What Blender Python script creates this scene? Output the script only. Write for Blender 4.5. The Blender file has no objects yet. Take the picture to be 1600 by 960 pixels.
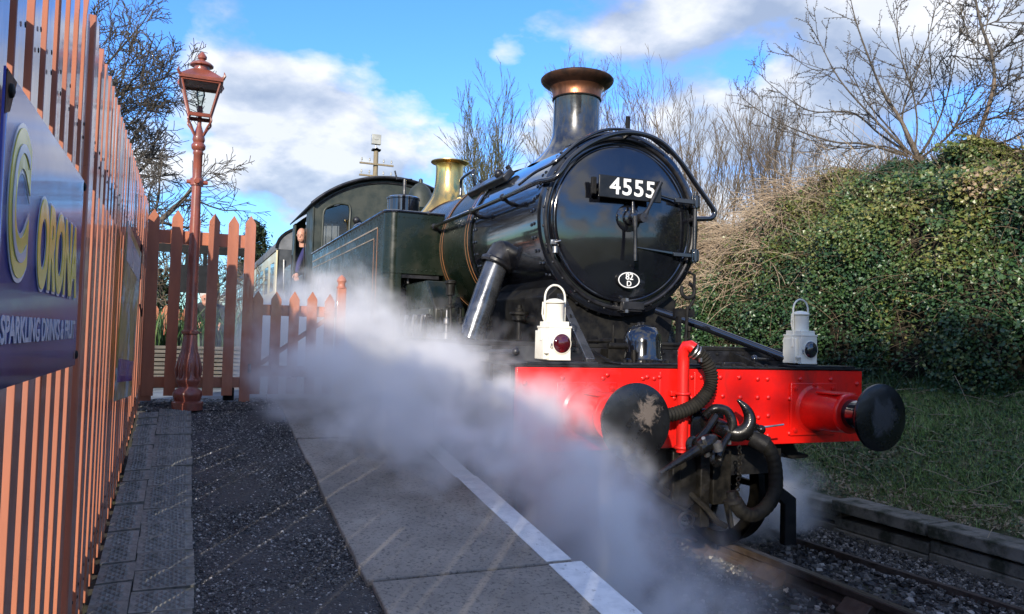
import bpy, bmesh, math, random
import numpy as np
from mathutils import Vector, Matrix, noise as mnoise
random.seed(7); rng = np.random.default_rng(7)
scene = bpy.context.scene
COL = scene.collection
PI = math.pi; R = math.radians

# ---------------------------------------------------------------- camera, sky, sun, exposure
YAW, PITCH, ROLL, FPX = 0.3986, 0.0400, 0.0274, 1210.1
cam_d = bpy.data.cameras.new('camera'); cam = bpy.data.objects.new('camera', cam_d); COL.objects.link(cam)
F = Vector((math.sin(YAW)*math.cos(PITCH), math.cos(YAW)*math.cos(PITCH), math.sin(PITCH)))
R0 = Vector((math.cos(YAW), -math.sin(YAW), 0)); U0 = R0.cross(F)
RR = R0*math.cos(ROLL)+U0*math.sin(ROLL); UU = -R0*math.sin(ROLL)+U0*math.cos(ROLL)
cam.matrix_world = Matrix(((RR.x, UU.x, -F.x, -3.072), (RR.y, UU.y, -F.y, -4.0646), (RR.z, UU.z, -F.z, 1.4745), (0, 0, 0, 1)))
cam_d.sensor_width = 36; cam_d.lens = FPX/1600*36; cam_d.clip_start = .05; cam_d.clip_end = 3000
scene.camera = cam

SUN_AZ, SUN_EL = 36.0, 20.5          # the sun stands behind and to the left of the camera
sun_dir = Vector((-math.sin(R(SUN_AZ))*math.cos(R(SUN_EL)), -math.cos(R(SUN_AZ))*math.cos(R(SUN_EL)), math.sin(R(SUN_EL))))
sd = bpy.data.lights.new('sun', 'SUN'); sun = bpy.data.objects.new('sun', sd); COL.objects.link(sun)
sd.energy = 2.45; sd.angle = R(.8); sd.color = (1, .91, .78)
sun.rotation_euler = sun_dir.to_track_quat('Z', 'Y').to_euler(); sun.location = (-30, -30, 30)

scene.view_settings.view_transform = 'Standard'; scene.view_settings.look = 'None'
scene.view_settings.exposure = 1.42; scene.view_settings.gamma = 1
scene.cycles.use_denoising = True
scene.cycles.volume_bounces = 7; scene.cycles.max_bounces = 10; scene.cycles.transparent_max_bounces = 24
scene.cycles.volume_max_steps = 256
scene.cycles.sample_clamp_indirect = 6

world = bpy.data.worlds.new('World'); scene.world = world; world.use_nodes = True
def sky_nodes():
    nt = world.node_tree; N = nt.nodes; L = nt.links; N.clear()
    out = N.new('ShaderNodeOutputWorld'); bg = N.new('ShaderNodeBackground'); bg.inputs[1].default_value = .15
    L.new(bg.outputs[0], out.inputs[0])
    sky = N.new('ShaderNodeTexSky'); sky.sky_type = 'NISHITA'; sky.sun_disc = False
    sky.sun_elevation = R(SUN_EL); sky.sun_rotation = R(180+SUN_AZ); sky.air_density = 1.0; sky.dust_density = .25; sky.ozone_density = 2.2
    hs = N.new('ShaderNodeHueSaturation'); hs.inputs['Saturation'].default_value = 1.22; hs.inputs['Value'].default_value = 1.0
    L.new(sky.outputs[0], hs.inputs['Color'])
    tc = N.new('ShaderNodeTexCoord')
    def M(op, a, b=None, c=None, clamp=False):
        n = N.new('ShaderNodeMath'); n.operation = op; n.use_clamp = clamp
        for i, v in enumerate((a, b, c)):
            if v is None: continue
            if isinstance(v, (int, float)): n.inputs[i].default_value = v
            else: L.new(v, n.inputs[i])
        return n.outputs[0]
    sep = N.new('ShaderNodeSeparateXYZ'); L.new(tc.outputs['Generated'], sep.inputs[0])
    zz = M('ADD', M('MAXIMUM', sep.outputs[2], 0.0), .42)
    px = M('DIVIDE', sep.outputs[0], zz); py = M('DIVIDE', sep.outputs[1], zz)
    comb = N.new('ShaderNodeCombineXYZ'); L.new(px, comb.inputs[0]); L.new(py, comb.inputs[1]); L.new(M('MULTIPLY', sep.outputs[2], 1.1), comb.inputs[2])
    def fbm(off, scale, detail, rough, dist=0):
        mp = N.new('ShaderNodeMapping'); mp.inputs['Location'].default_value = off; L.new(comb.outputs[0], mp.inputs[0])
        t = N.new('ShaderNodeTexNoise'); t.inputs['Scale'].default_value = scale; t.inputs['Detail'].default_value = detail
        t.inputs['Roughness'].default_value = rough; t.inputs['Distortion'].default_value = dist
        L.new(mp.outputs[0], t.inputs['Vector']); return t.outputs['Fac']
    O = (8.0, .6, .4)
    big = fbm(O, 1.5, 2, .5); fine = fbm((O[0]+9, O[1]+3, 0), 3.6, 9, .55, .15)
    # the sun side of each cloud: the same noise read a little towards the sun
    big2 = fbm((O[0]-.10, O[1]-.12, O[2]+.10), 1.5, 2, .5); fine2 = fbm((O[0]+9-.05, O[1]+3-.06, .05), 3.6, 9, .55, .15)
    den = M('ADD', M('MULTIPLY', big, .50), M('MULTIPLY', fine, .64)); den2 = M('ADD', M('MULTIPLY', big2, .50), M('MULTIPLY', fine2, .64))
    # where the cloud banks and the blue gaps of that afternoon stood: (azimuth, elevation in degrees, radius, weight)
    blobs = [(3.5,14.5,.07,.09),(9.5,15.5,.10,.105),(14.5,12.5,.075,.09),(10,9.5,.09,.05),(17,9,.09,.05),(20.5,17,.05,-.12),(25.5,18.5,.07,-.06),(7,22.5,.06,-.08),(1,8.5,.05,-.08),(-5,19.5,.08,-.10),(21.4,20.2,.022,.09),
             (30.5,21.5,.055,.10),(34,17,.05,.06),(39,22.5,.05,.06),(39.5,19.3,.022,-.10),(43.5,17.3,.05,.06),(45,13.5,.07,.11),(37,12,.08,.10),(52.5,19.5,.055,-.11),(50,13,.07,.02),(27,14,.06,.08),
             (205,22,.25,.05),(230,14,.2,.06),(170,18,.2,.04)]
    add = None
    for az, el, rad, wt in blobs:
        dp = N.new('ShaderNodeVectorMath'); dp.operation = 'DISTANCE'; L.new(tc.outputs['Generated'], dp.inputs[0])
        dp.inputs[1].default_value = (math.sin(R(az))*math.cos(R(el)), math.cos(R(az))*math.cos(R(el)), math.sin(R(el)))
        k = M('MULTIPLY', M('POWER', 2.718, M('MULTIPLY', M('MULTIPLY', dp.outputs['Value'], dp.outputs['Value']), -1/(rad*rad))), wt); add = k if add is None else M('ADD', add, k)
    den = M('ADD', den, add); den2 = M('ADD', den2, add)
    cover = M('SMOOTH_MIN', 1.0, M('MAXIMUM', M('MULTIPLY', M('SUBTRACT', den, .548), 11.0), 0.0), .2)
    lit = M('MULTIPLY_ADD', M('SUBTRACT', den, den2), 5.5, .55, clamp=True)
    thick = M('MULTIPLY', M('SUBTRACT', den, .60), 6.0, clamp=True)
    shade = M('SUBTRACT', lit, M('MULTIPLY', thick, .32), clamp=True)
    cr = N.new('ShaderNodeValToRGB'); L.new(shade, cr.inputs[0]); e = cr.color_ramp.elements
    e[0].position = 0; e[0].color = (.34, .41, .54, 1); e[1].position = .8; e[1].color = (.84, .85, .87, 1)
    m = e.new(.35); m.color = (.50, .56, .66, 1)
    vm = N.new('ShaderNodeVectorMath'); vm.operation = 'SCALE'; L.new(cr.outputs[0], vm.inputs[0]); vm.inputs['Scale'].default_value = 3.15
    hz = M('POWER', 2.718, M('MULTIPLY', M('MAXIMUM', sep.outputs[2], 0.0), -5.5))
    tn = N.new('ShaderNodeMix'); tn.data_type = 'RGBA'; L.new(hz, tn.inputs[0]); tn.inputs[6].default_value = (.52,.62,.88,1); tn.inputs[7].default_value = (.21,.38,.53,1)
    mu = N.new('ShaderNodeMix'); mu.data_type = 'RGBA'; mu.blend_type = 'MULTIPLY'; mu.inputs[0].default_value = 1; L.new(hs.outputs[0], mu.inputs[6]); L.new(tn.outputs[2], mu.inputs[7]); hs = mu
    mix = N.new('ShaderNodeMix'); mix.data_type = 'RGBA'; L.new(M('MULTIPLY', cover, .93, clamp=True), mix.inputs[0])
    L.new(hs.outputs[2], mix.inputs[6]); L.new(vm.outputs[0], mix.inputs[7]); L.new(mix.outputs[2], bg.inputs[0])
sky_nodes()

# ---------------------------------------------------------------- helpers
class MB:
    """collects shapes and links them as one mesh object"""
    def __init__(s): s.v = []; s.f = []
    def add(s, vs, fs):
        o = len(s.v); s.v += [tuple(v) for v in vs]; s.f += [tuple(i+o for i in f) for f in fs]; return s
    def box(s, a, b, M=None):
        x0, y0, z0 = a; x1, y1, z1 = b
        vs = [Vector(p) for p in ((x0,y0,z0),(x1,y0,z0),(x1,y1,z0),(x0,y1,z0),(x0,y0,z1),(x1,y0,z1),(x1,y1,z1),(x0,y1,z1))]
        if M is not None: vs = [M @ v for v in vs]
        return s.add(vs, [(0,3,2,1),(4,5,6,7),(0,1,5,4),(1,2,6,5),(2,3,7,6),(3,0,4,7)])
    def prism(s, pts, d, M=None):
        """closed polygon pts (3D, planar) pushed along vector d"""
        n = len(pts); p = [Vector(q) for q in pts]; d = Vector(d); vs = p+[q+d for q in p]
        if M is not None: vs = [M @ v for v in vs]
        return s.add(vs, [tuple(range(n))[::-1], tuple(range(n, 2*n))]+[(i, (i+1) % n, n+(i+1) % n, n+i) for i in range(n)])
    def lathe(s, prof, c=(0,0,0), axis=(0,0,1), n=32, cap=True):
        """prof: (radius, height) pairs along axis from c"""
        ax = Vector(axis).normalized(); u = ax.orthogonal().normalized(); w = ax.cross(u); c = Vector(c); vs = []; fs = []
        for r, h in prof:
            for k in range(n):
                t = 2*PI*k/n; vs.append(c+ax*h+(u*math.cos(t)+w*math.sin(t))*r)
        for i in range(len(prof)-1):
            for k in range(n):
                a = i*n+k; b = i*n+(k+1) % n; fs.append((a, b, b+n, a+n))
        if cap:
            fs.append(tuple(range(n))[::-1]); fs.append(tuple(range((len(prof)-1)*n, len(prof)*n)))
        return s.add(vs, fs)
    def cyl(s, p0, p1, r0, r1=None, n=16):
        p0 = Vector(p0); p1 = Vector(p1); r1 = r0 if r1 is None else r1
        return s.lathe([(r0, 0), (r1, (p1-p0).length)], p0, p1-p0, n)
    def tube(s, pts, r, n=8, cap=True):
        P = [Vector(p) for p in pts]; m = len(P); rs = [r]*m if isinstance(r, (int, float)) else list(r)
        T = [(P[min(i+1, m-1)]-P[max(i-1, 0)]).normalized() for i in range(m)]
        u = T[0].orthogonal().normalized(); vs = []; fs = []
        for i in range(m):
            u = (u-T[i]*u.dot(T[i])); u = u.normalized() if u.length > 1e-6 else T[i].orthogonal().normalized(); w = T[i].cross(u)
            for k in range(n):
                t = 2*PI*k/n; vs.append(P[i]+(u*math.cos(t)+w*math.sin(t))*rs[i])
        for i in range(m-1):
            for k in range(n):
                a = i*n+k; b = i*n+(k+1) % n; fs.append((a, b, b+n, a+n))
        if cap: fs.append(tuple(range(n))[::-1]); fs.append(tuple(range((m-1)*n, m*n)))
        return s.add(vs, fs)
    def ball(s, c, r, n=12, m=8, sc=(1,1,1)):
        c = Vector(c); vs = []; fs = []
        for i in range(1, m):
            a = PI*i/m
            for k in range(n):
                t = 2*PI*k/n; vs.append(c+Vector((math.sin(a)*math.cos(t)*sc[0], math.sin(a)*math.sin(t)*sc[1], math.cos(a)*sc[2]))*r)
        top = len(vs); vs.append(c+Vector((0,0,r*sc[2]))); bot = len(vs); vs.append(c-Vector((0,0,r*sc[2])))
        for i in range(m-2):
            for k in range(n):
                a = i*n+k; b = i*n+(k+1) % n; fs.append((a, a+n, b+n, b))
        for k in range(n): fs.append((top, k, (k+1) % n)); fs.append((bot, (m-2)*n+(k+1) % n, (m-2)*n+k))
        return s.add(vs, fs)
    def torus(s, c, axis, Rm, r, n=32, m=8, a0=0, a1=2*PI, up=None):
        ax = Vector(axis).normalized(); u = Vector(up).normalized() if up is not None else ax.orthogonal().normalized(); w = ax.cross(u); c = Vector(c)
        full = abs(a1-a0-2*PI) < 1e-6
        pts = [c+(u*math.cos(a0+(a1-a0)*k/n)+w*math.sin(a0+(a1-a0)*k/n))*Rm for k in range(n+1)]
        return s.tube(pts, r, m, cap=not full)
    def build(s, name, m, parent=None, smooth=38, bevel=0, kind=None, label=None):
        me = bpy.data.meshes.new(name); me.from_pydata(s.v, [], s.f); me.update()
        o = bpy.data.objects.new(name, me); COL.objects.link(o)
        if m is not None: me.materials.append(m)
        if smooth:
            me.shade_smooth(); me.set_sharp_from_angle(angle=R(smooth))
        if bevel:
            b = o.modifiers.new('bevel', 'BEVEL'); b.width = bevel; b.segments = 2; b.limit_method = 'ANGLE'; b.angle_limit = R(40); b.harden_normals = False
        if parent is not None: o.parent = parent
        if kind: o['kind'] = kind
        if label: o['label'] = label
        return o
def bezier(P, n=24):
    """smooth curve through the points (Catmull-Rom)"""
    P = [Vector(p) for p in P]; Q = [P[0]*2-P[1]]+P+[P[-1]*2-P[-2]]; out = []; per = max(2, n//(len(P)-1))
    for i in range(1, len(Q)-2):
        for k in range(per):
            t = k/per; a, b, c, d = Q[i-1:i+3]
            out.append(.5*((2*b)+(c-a)*t+(2*a-5*b+4*c-d)*t*t+(3*b-a-3*c+d)*t**3))
    out.append(P[-1]); return out
def tag(o, label=None, cat=None, group=None, kind=None):
    if label: o['label'] = label
    if cat: o['category'] = cat
    if group: o['group'] = group
    if kind: o['kind'] = kind
    return o
def thing(name, label, cat, loc=(0,0,0), rz=0, group=None, kind=None):
    o = bpy.data.objects.new(name, None); COL.objects.link(o); o.location = loc; o.rotation_euler = (0,0,rz); o.empty_display_size = .2
    return tag(o, label, cat, group, kind)
def setting(name):
    o = bpy.data.objects.new(name, None); COL.objects.link(o); o['kind'] = 'structure'; return o
def inst(src, name, parent, loc=(0,0,0), rot=(0,0,0), sc=(1,1,1)):
    o = bpy.data.objects.new(name, src.data); COL.objects.link(o); o.parent = parent; o.location = loc; o.rotation_euler = rot; o.scale = sc
    return o
def copy_tree(o, parent=None):
    c = o.copy(); COL.objects.link(c); c.parent = parent
    for ch in list(o.children): copy_tree(ch, c)
    return c
def npmesh(name, V, faces, m, parent=None, kind='stuff', smooth=False, tint=None):
    """V (N,3), faces (M,k) with k = 3 or 4, tint one value per face"""
    V = np.asarray(V, np.float32); faces = np.asarray(faces, np.int32); k = faces.shape[1]
    me = bpy.data.meshes.new(name); me.vertices.add(len(V)); me.vertices.foreach_set('co', V.ravel())
    me.loops.add(faces.size); me.loops.foreach_set('vertex_index', faces.ravel())
    me.polygons.add(len(faces)); me.polygons.foreach_set('loop_start', np.arange(0, faces.size, k, dtype=np.int32))
    me.polygons.foreach_set('use_smooth', np.full(len(faces), smooth)); me.update(calc_edges=True); me.validate()
    if tint is not None:
        a = me.attributes.new('tint', 'FLOAT', 'FACE'); a.data.foreach_set('value', np.asarray(tint, np.float32))
    me.materials.append(m); o = bpy.data.objects.new(name, me); COL.objects.link(o)
    if parent is not None: o.parent = parent
    if kind: o['kind'] = kind
    return o

def text(name, s, size, loc, m, par, rot=(PI/2,0,0), sx=1, ext=.002, off=0, align='CENTER', kind=None, space=1):
    c = bpy.data.curves.new(name, 'FONT'); c.body = s; c.size = size; c.extrude = ext; c.offset = off; c.align_x = align; c.align_y = 'CENTER'; c.space_character = space
    o = bpy.data.objects.new(name, c); COL.objects.link(o); c.materials.append(m); o.location = loc; o.rotation_euler = rot; o.scale = (sx, 1, 1); o.parent = par
    bpy.context.view_layer.update(); dg = bpy.context.evaluated_depsgraph_get(); me = bpy.data.meshes.new_from_object(o.evaluated_get(dg)); me.name = name
    q = bpy.data.objects.new(name, me); COL.objects.link(q); q.location = o.location; q.rotation_euler = rot; q.scale = (sx, 1, 1); q.parent = par
    bpy.data.objects.remove(o); q.name = name
    if kind: q['kind'] = kind
    return q

# ---------------------------------------------------------------- materials
def srgb(r, g, b): return tuple(((c/255)/12.92 if c/255 <= .04045 else ((c/255+.055)/1.055)**2.4) for c in (r, g, b))+(1,)
def mat(name, c1, c2=None, rough=.5, rough2=None, metal=0, scale=6, detail=6, lo=.4, hi=.62, bump=0, bscale=None, coat=0, spec=.5, stretch=None, bdist=.01, tint=None, streak=None, trans=0, ior=1.45, vary=None, rtex=None):
    m = bpy.data.materials.new(name); m.use_nodes = True; nt = m.node_tree; N = nt.nodes; L = nt.links
    b = N['Principled BSDF']; tc = N.new('ShaderNodeTexCoord'); mp = N.new('ShaderNodeMapping'); L.new(tc.outputs['Object'], mp.inputs[0])
    if stretch: mp.inputs['Scale'].default_value = stretch
    c1 = tuple(c1)[:3]+(1,); c2 = c1 if c2 is None else tuple(c2)[:3]+(1,)
    b.inputs['Metallic'].default_value = metal; b.inputs['Coat Weight'].default_value = coat; b.inputs['Coat Roughness'].default_value = .05; b.inputs['Coat IOR'].default_value = 1.55
    b.inputs['Specular IOR Level'].default_value = spec; b.inputs['IOR'].default_value = ior; b.inputs['Transmission Weight'].default_value = trans
    nz = N.new('ShaderNodeTexNoise'); nz.inputs['Scale'].default_value = scale; nz.inputs['Detail'].default_value = detail; nz.inputs['Roughness'].default_value = .62
    L.new(mp.outputs[0], nz.inputs['Vector'])
    mr = N.new('ShaderNodeMapRange'); mr.inputs[1].default_value = lo; mr.inputs[2].default_value = hi; L.new(nz.outputs['Fac'], mr.inputs[0]); fac = mr.outputs[0]
    mix = N.new('ShaderNodeMix'); mix.data_type = 'RGBA'; L.new(fac, mix.inputs[0]); mix.inputs[6].default_value = c1; mix.inputs[7].default_value = c2
    col = mix.outputs[2]
    if tint:   # list of (pos, colour) read from the face attribute
        at = N.new('ShaderNodeAttribute'); at.attribute_name = 'tint'; cr = N.new('ShaderNodeValToRGB'); L.new(at.outputs['Fac'], cr.inputs[0])
        e = cr.color_ramp.elements
        while len(e) < len(tint): e.new(.5)
        for i, (p, c) in enumerate(tint): e[i].position = p; e[i].color = tuple(c)[:3]+(1,)
        col = cr.outputs[0]
    if streak:  # a third colour laid as blotches of its own scale
        n2 = N.new('ShaderNodeTexNoise'); n2.inputs['Scale'].default_value = streak[1]; n2.inputs['Detail'].default_value = 8; n2.inputs['Roughness'].default_value = .7
        mp2 = N.new('ShaderNodeMapping'); L.new(tc.outputs['Object'], mp2.inputs[0])
        if len(streak) > 4: mp2.inputs['Scale'].default_value = streak[4]
        L.new(mp2.outputs[0], n2.inputs['Vector']); m2 = N.new('ShaderNodeMapRange'); m2.inputs[1].default_value = streak[2]; m2.inputs[2].default_value = streak[3]; L.new(n2.outputs['Fac'], m2.inputs[0])
        x2 = N.new('ShaderNodeMix'); x2.data_type = 'RGBA'; L.new(m2.outputs[0], x2.inputs[0]); L.new(col, x2.inputs[6]); x2.inputs[7].default_value = tuple(streak[0])[:3]+(1,); col = x2.outputs[2]
    if vary:   # each object a little different
        oi = N.new('ShaderNodeObjectInfo'); h = N.new('ShaderNodeHueSaturation'); r = N.new('ShaderNodeMapRange'); L.new(oi.outputs['Random'], r.inputs[0])
        r.inputs[3].default_value = 1-vary; r.inputs[4].default_value = 1+vary; L.new(r.outputs[0], h.inputs['Value']); L.new(col, h.inputs['Color']); col = h.outputs[0]
    L.new(col, b.inputs['Base Color'])
    if rough2 is None: b.inputs['Roughness'].default_value = rough
    else:
        rr = N.new('ShaderNodeMapRange'); L.new(fac, rr.inputs[0]); rr.inputs[3].default_value = rough; rr.inputs[4].default_value = rough2; L.new(rr.outputs[0], b.inputs['Roughness'])
    if bump:
        bn = N.new('ShaderNodeTexNoise'); bn.inputs['Scale'].default_value = bscale or scale*4; bn.inputs['Detail'].default_value = 5; L.new(mp.outputs[0], bn.inputs['Vector'])
        bp = N.new('ShaderNodeBump'); bp.inputs['Strength'].default_value = bump; bp.inputs['Distance'].default_value = bdist; L.new(bn.outputs['Fac'], bp.inputs['Height']); L.new(bp.outputs[0], b.inputs['Normal'])
        L.new(bp.outputs[0], b.inputs['Coat Normal'])
    return m
M_ = {}
M_['gloss_black'] = mat('gloss_black_paint', (.004,.0045,.007), (.008,.009,.012), .10, .17, scale=3, bump=.10, bscale=2.2, coat=1, bdist=.012, spec=.6)
M_['black'] = mat('black_enamel', (.007,.007,.009), (.018,.018,.021), .28, .48, scale=9, bump=.12, bscale=40, coat=.3)
M_['sooty'] = mat('sooty_black_metal', (.005,.005,.006), (.014,.0135,.0125), .5, .75, spec=.25, scale=12, bump=.4, bscale=60, bdist=.004)
M_['grimy'] = mat('oily_brown_black_metal', (.005,.0047,.0042), (.013,.0115,.009), .38, .65, spec=.22, scale=14, bump=.5, bscale=50, bdist=.005)
M_['green'] = mat('dark_green_paint', (.006,.011,.007), (.013,.017,.010), .22, .36, scale=5, bump=.06, bscale=3, coat=.12, spec=.4, bdist=.01, streak=((.030,.026,.018), 2.5, .55, .75))
M_['cabgreen'] = mat('dusty_green_grey_paint', (.018,.025,.020), (.040,.046,.037), .38, .6, scale=4, bump=.1, bscale=20)
M_['red'] = mat('signal_red_paint', (.80,.010,.006), (.62,.008,.006), .30, .42, scale=5, bump=.10, bscale=28, bdist=.004, coat=.25, streak=((.17,.020,.015), 4, .50, .78, (1,1,.35)))
M_['copper'] = mat('tarnished_copper', (.42,.17,.085), (.17,.075,.045), .30, .52, metal=.9, scale=9, bump=.15, bscale=40, stretch=(1,1,.35))
M_['copper_dark'] = mat('sooty_copper_rim', (.11,.055,.035), (.045,.028,.022), .42, .6, metal=.7, scale=12)
M_['brass'] = mat('polished_brass', (.86,.58,.19), (.62,.42,.16), .16, .34, metal=1, scale=8, bump=.25, bscale=7, stretch=(1,1,.3), bdist=.02)
M_['steel'] = mat('bright_steel', (.42,.42,.43), (.22,.21,.2), .3, .5, metal=.9, scale=20)
M_['pipe_grey'] = mat('burnished_dark_steel_casing', (.050,.055,.065), (.095,.100,.11), .20, .34, metal=.55, scale=7, bump=.12, bscale=14, coat=.7)
M_['oily_black'] = mat('oily_black_forging', (.004,.004,.0045), (.009,.0085,.008), .22, .42, scale=14, bump=.35, bscale=50, bdist=.004, coat=.35, spec=.3)
M_['chimney_black'] = mat('baked_black_chimney_paint', (.014,.015,.017), (.030,.031,.034), .16, .30, scale=7, bump=.10, bscale=14, coat=.9)
M_['white'] = mat('cream_white_enamel', (.80,.77,.66), (.70,.66,.54), .32, .45, scale=7, bump=.15, bscale=30, bdist=.003, coat=.3, streak=((.30,.24,.15), 22, .68, .78))
M_['number_black'] = mat('plate_black', (.006,.006,.006), (.014,.014,.014), .35, scale=10)
M_['number_white'] = mat('plate_white', (.82,.82,.80), (.74,.74,.72), .4, scale=30)
M_['lens_red'] = mat('dark_red_glass', (.070,.004,.007), (.035,.003,.008), .05, coat=1, scale=8)
M_['lens_dark'] = mat('dark_clear_glass', (.012,.014,.018), (.03,.032,.036), .04, coat=1, scale=8)
M_['rubber'] = mat('dusty_black_rubber', (.008,.0076,.0068), (.018,.0165,.013), .6, .8, spec=.2, scale=14, bump=.2, bscale=60)
M_['lining'] = mat('orange_lining_paint', (.42,.16,.05), (.36,.17,.08), .4)
M_['lining_pale'] = mat('pale_lining_paint', (.40,.30,.20), (.30,.22,.15), .4)
def thin_glass():
    m = bpy.data.materials.new('window_glass'); m.use_nodes = True; nt = m.node_tree; N = nt.nodes; L = nt.links; N.clear()
    out = N.new('ShaderNodeOutputMaterial'); mx = N.new('ShaderNodeMixShader'); tr = N.new('ShaderNodeBsdfTransparent'); gl = N.new('ShaderNodeBsdfGlossy'); fr = N.new('ShaderNodeFresnel')
    tr.inputs[0].default_value = (.90,.93,.92,1); gl.inputs['Roughness'].default_value = .04; fr.inputs[0].default_value = 1.6
    L.new(fr.outputs[0], mx.inputs[0]); L.new(tr.outputs[0], mx.inputs[1]); L.new(gl.outputs[0], mx.inputs[2]); L.new(mx.outputs[0], out.inputs['Surface']); return m
M_['glass'] = thin_glass()
M_['terracotta'] = mat('terracotta_gloss_paint', (.43,.160,.088), (.32,.115,.068), .28, .42, scale=7, stretch=(1,1,.25), bump=.15, bscale=50, bdist=.003, coat=.8, streak=((.13,.05,.035), 16, .62, .76), vary=.10)
M_['fence_face'] = M_['terracotta']
M_['lamp_paint'] = mat('oxide_red_iron_paint', (.26,.072,.045), (.17,.05,.034), .26, .42, scale=8, bump=.15, bscale=50, coat=.35, bdist=.003)
M_['sleeper'] = mat('old_creosoted_timber', (.035,.028,.022), (.075,.062,.048), .8, scale=10, stretch=(.3,3,3), bump=.5, bscale=30)
M_['rail'] = mat('rusted_rail_steel', (.045,.030,.022), (.075,.055,.042), .55, .75, scale=14, bump=.3, bscale=60)
M_['rail_top'] = mat('worn_rail_head', (.16,.145,.135), (.075,.065,.06), .32, .5, metal=.8, scale=10, stretch=(6,1,1))
M_['bark'] = mat('grey_brown_bark', (.085,.065,.048), (.16,.13,.10), .85, scale=30, bump=.5, bscale=80)
M_['bark_light'] = mat('pale_brown_bark', (.20,.145,.10), (.11,.08,.055), .8, scale=30, bump=.4, bscale=80)
M_['bark_green'] = mat('lichened_twig_bark', (.085,.072,.045), (.055,.042,.032), .85, scale=14)
# ================================================================ the setting
def ray_on(u, v, ax, val):
    """point of the plane axis = val seen at photograph pixel (u, v)"""
    D = F*FPX+RR*(u-800)-UU*(v-480); c = cam.matrix_world.translation; t = (val-c[ax])/D[ax]; return c+D*t
TOPZ = 3.87
def hedge_top(y):
    return float(np.interp(y, [-6, 1.6, 3.4, 4.0, 4.6, 5.2, 5.7, 6.9, 8, 12, 20, 60], [3.75, 3.80, 3.84, 3.84, 3.68, 3.48, 3.30, 3.52, 3.66, 3.6, 3.7, 4.2]))
def ground_z(x, y):
    z = -.16
    if x > 2.35:
        z = float(np.interp(x, [2.35, 2.6, 3.4, 4.4, 5.2, 6.0, 7.5, 12, 80, 900], [.10, .16, .58, 1.08, 1.7, 2.5, 3.0, 3.2, 3.0, 0]))
    elif x < -3.6: z = float(np.interp(-x, [3.6, 4.2, 60, 900], [-.1, .7, .8, 0])) if y > 2.2 else -.1
    return z
M_['soil'] = mat('cinder_and_soil', (.022,.019,.016), (.055,.047,.038), .9, scale=5, bump=.6, bscale=50, streak=((.05,.055,.025), 1.2, .5, .62))
xs_ = np.concatenate([np.linspace(-700,-40,10), np.linspace(-30,-5,12), np.linspace(-4.4,-3.6,3), np.linspace(-3.2,2.2,22), np.linspace(2.3,7.6,44), np.linspace(9,40,12), np.linspace(60,900,9)])
ys_ = np.concatenate([np.linspace(-500,-30,8), np.linspace(-20,-6,8), np.linspace(-5,9,110), np.linspace(9.4,30,50), np.linspace(34,70,12), np.linspace(90,1200,9)])
V = []; 
for y in ys_:
    for x in xs_:
        z = ground_z(x, y)
        if 2.45 < x < 9 and -6 < y < 60: z += .05*mnoise.noise(Vector((x*1.3,y*1.3,0)))+.025*mnoise.noise(Vector((x*5,y*5,3)))
        elif -3 < x < 2.3 and -8 < y < 40: z += .018*mnoise.noise(Vector((x*4,y*4,1)))
        V.append((x,y,z))
nx, ny = len(xs_), len(ys_); idx = np.arange(nx*ny).reshape(ny,nx)
Fq = np.stack([idx[:-1,:-1],idx[:-1,1:],idx[1:,1:],idx[1:,:-1]],-1).reshape(-1,4)
M_['bank_soil'] = mat('grassy_soil', (.06,.085,.03), (.11,.095,.055), .95, scale=7, bump=.6, bscale=40)
gnd = npmesh('ground', V, Fq, M_['soil'], kind='structure', smooth=True)
gnd.data.materials.append(M_['bank_soil'])
cx_ = np.array(V)[Fq].mean(1)[:, 0]; cy_ = np.array(V)[Fq].mean(1)[:, 1]
gnd.data.polygons.foreach_set('material_index', ((cx_ > 2.34) | (np.abs(cx_) > 5)).astype(np.int32))

# ---- stones: little angular blocks thrown on a surface
def stones(name, n, xr, yr, zf, size, m, parent, flat=.6, seed=1, power=1.0):
    g = np.random.default_rng(seed); x = g.uniform(*xr, n); y = yr[0]+(yr[1]-yr[0])*g.random(n)**power
    z = np.array([zf(a, b) for a, b in zip(x, y)]); s = size[0]+(size[1]-size[0])*g.random(n)**2.2
    c = np.array([(-1,-1,-1),(1,-1,-1),(1,1,-1),(-1,1,-1),(-1,-1,1),(1,-1,1),(1,1,1),(-1,1,1)], float)*.5
    P = c[None]*(1+.55*(g.random((n,8,3))-.5))*np.stack([np.ones(n),.6+.4*g.random(n),flat*(.6+.6*g.random(n))],-1)[:,None]
    P[:, 4:, :2] *= .72
    a = g.uniform(0,2*PI,n); ca, sa = np.cos(a), np.sin(a); t = g.normal(0,.35,n); X = P[...,0]; Y = P[...,1]; Z = P[...,2]
    Y2 = Y*np.cos(t)[:,None]-Z*np.sin(t)[:,None]; Z2 = Y*np.sin(t)[:,None]+Z*np.cos(t)[:,None]
    Q = np.stack([X*ca[:,None]-Y2*sa[:,None], X*sa[:,None]+Y2*ca[:,None], Z2],-1)*s[:,None,None]+np.stack([x,y,z+s*.18],-1)[:,None]
    f = np.array([(0,3,2,1),(4,5,6,7),(0,1,5,4),(1,2,6,5),(2,3,7,6),(3,0,4,7)])
    Fc = (f[None]+8*np.arange(n)[:,None,None]).reshape(-1,4)
    return npmesh(name, Q.reshape(-1,3), Fc, m, parent, 'stuff', tint=np.repeat(g.random(n),6))
stone_t = [(0,(.018,.018,.018)),(.45,(.052,.050,.047)),(.75,(.11,.103,.092)),(.93,(.22,.205,.18)),(1,(.44,.41,.36))]
M_['ballast'] = mat('dark_ballast_stone', (.04,.04,.04), rough=.55, rough2=.8, scale=20, tint=stone_t, bump=.3, bscale=90)
ballast = setting('ballast')
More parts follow.
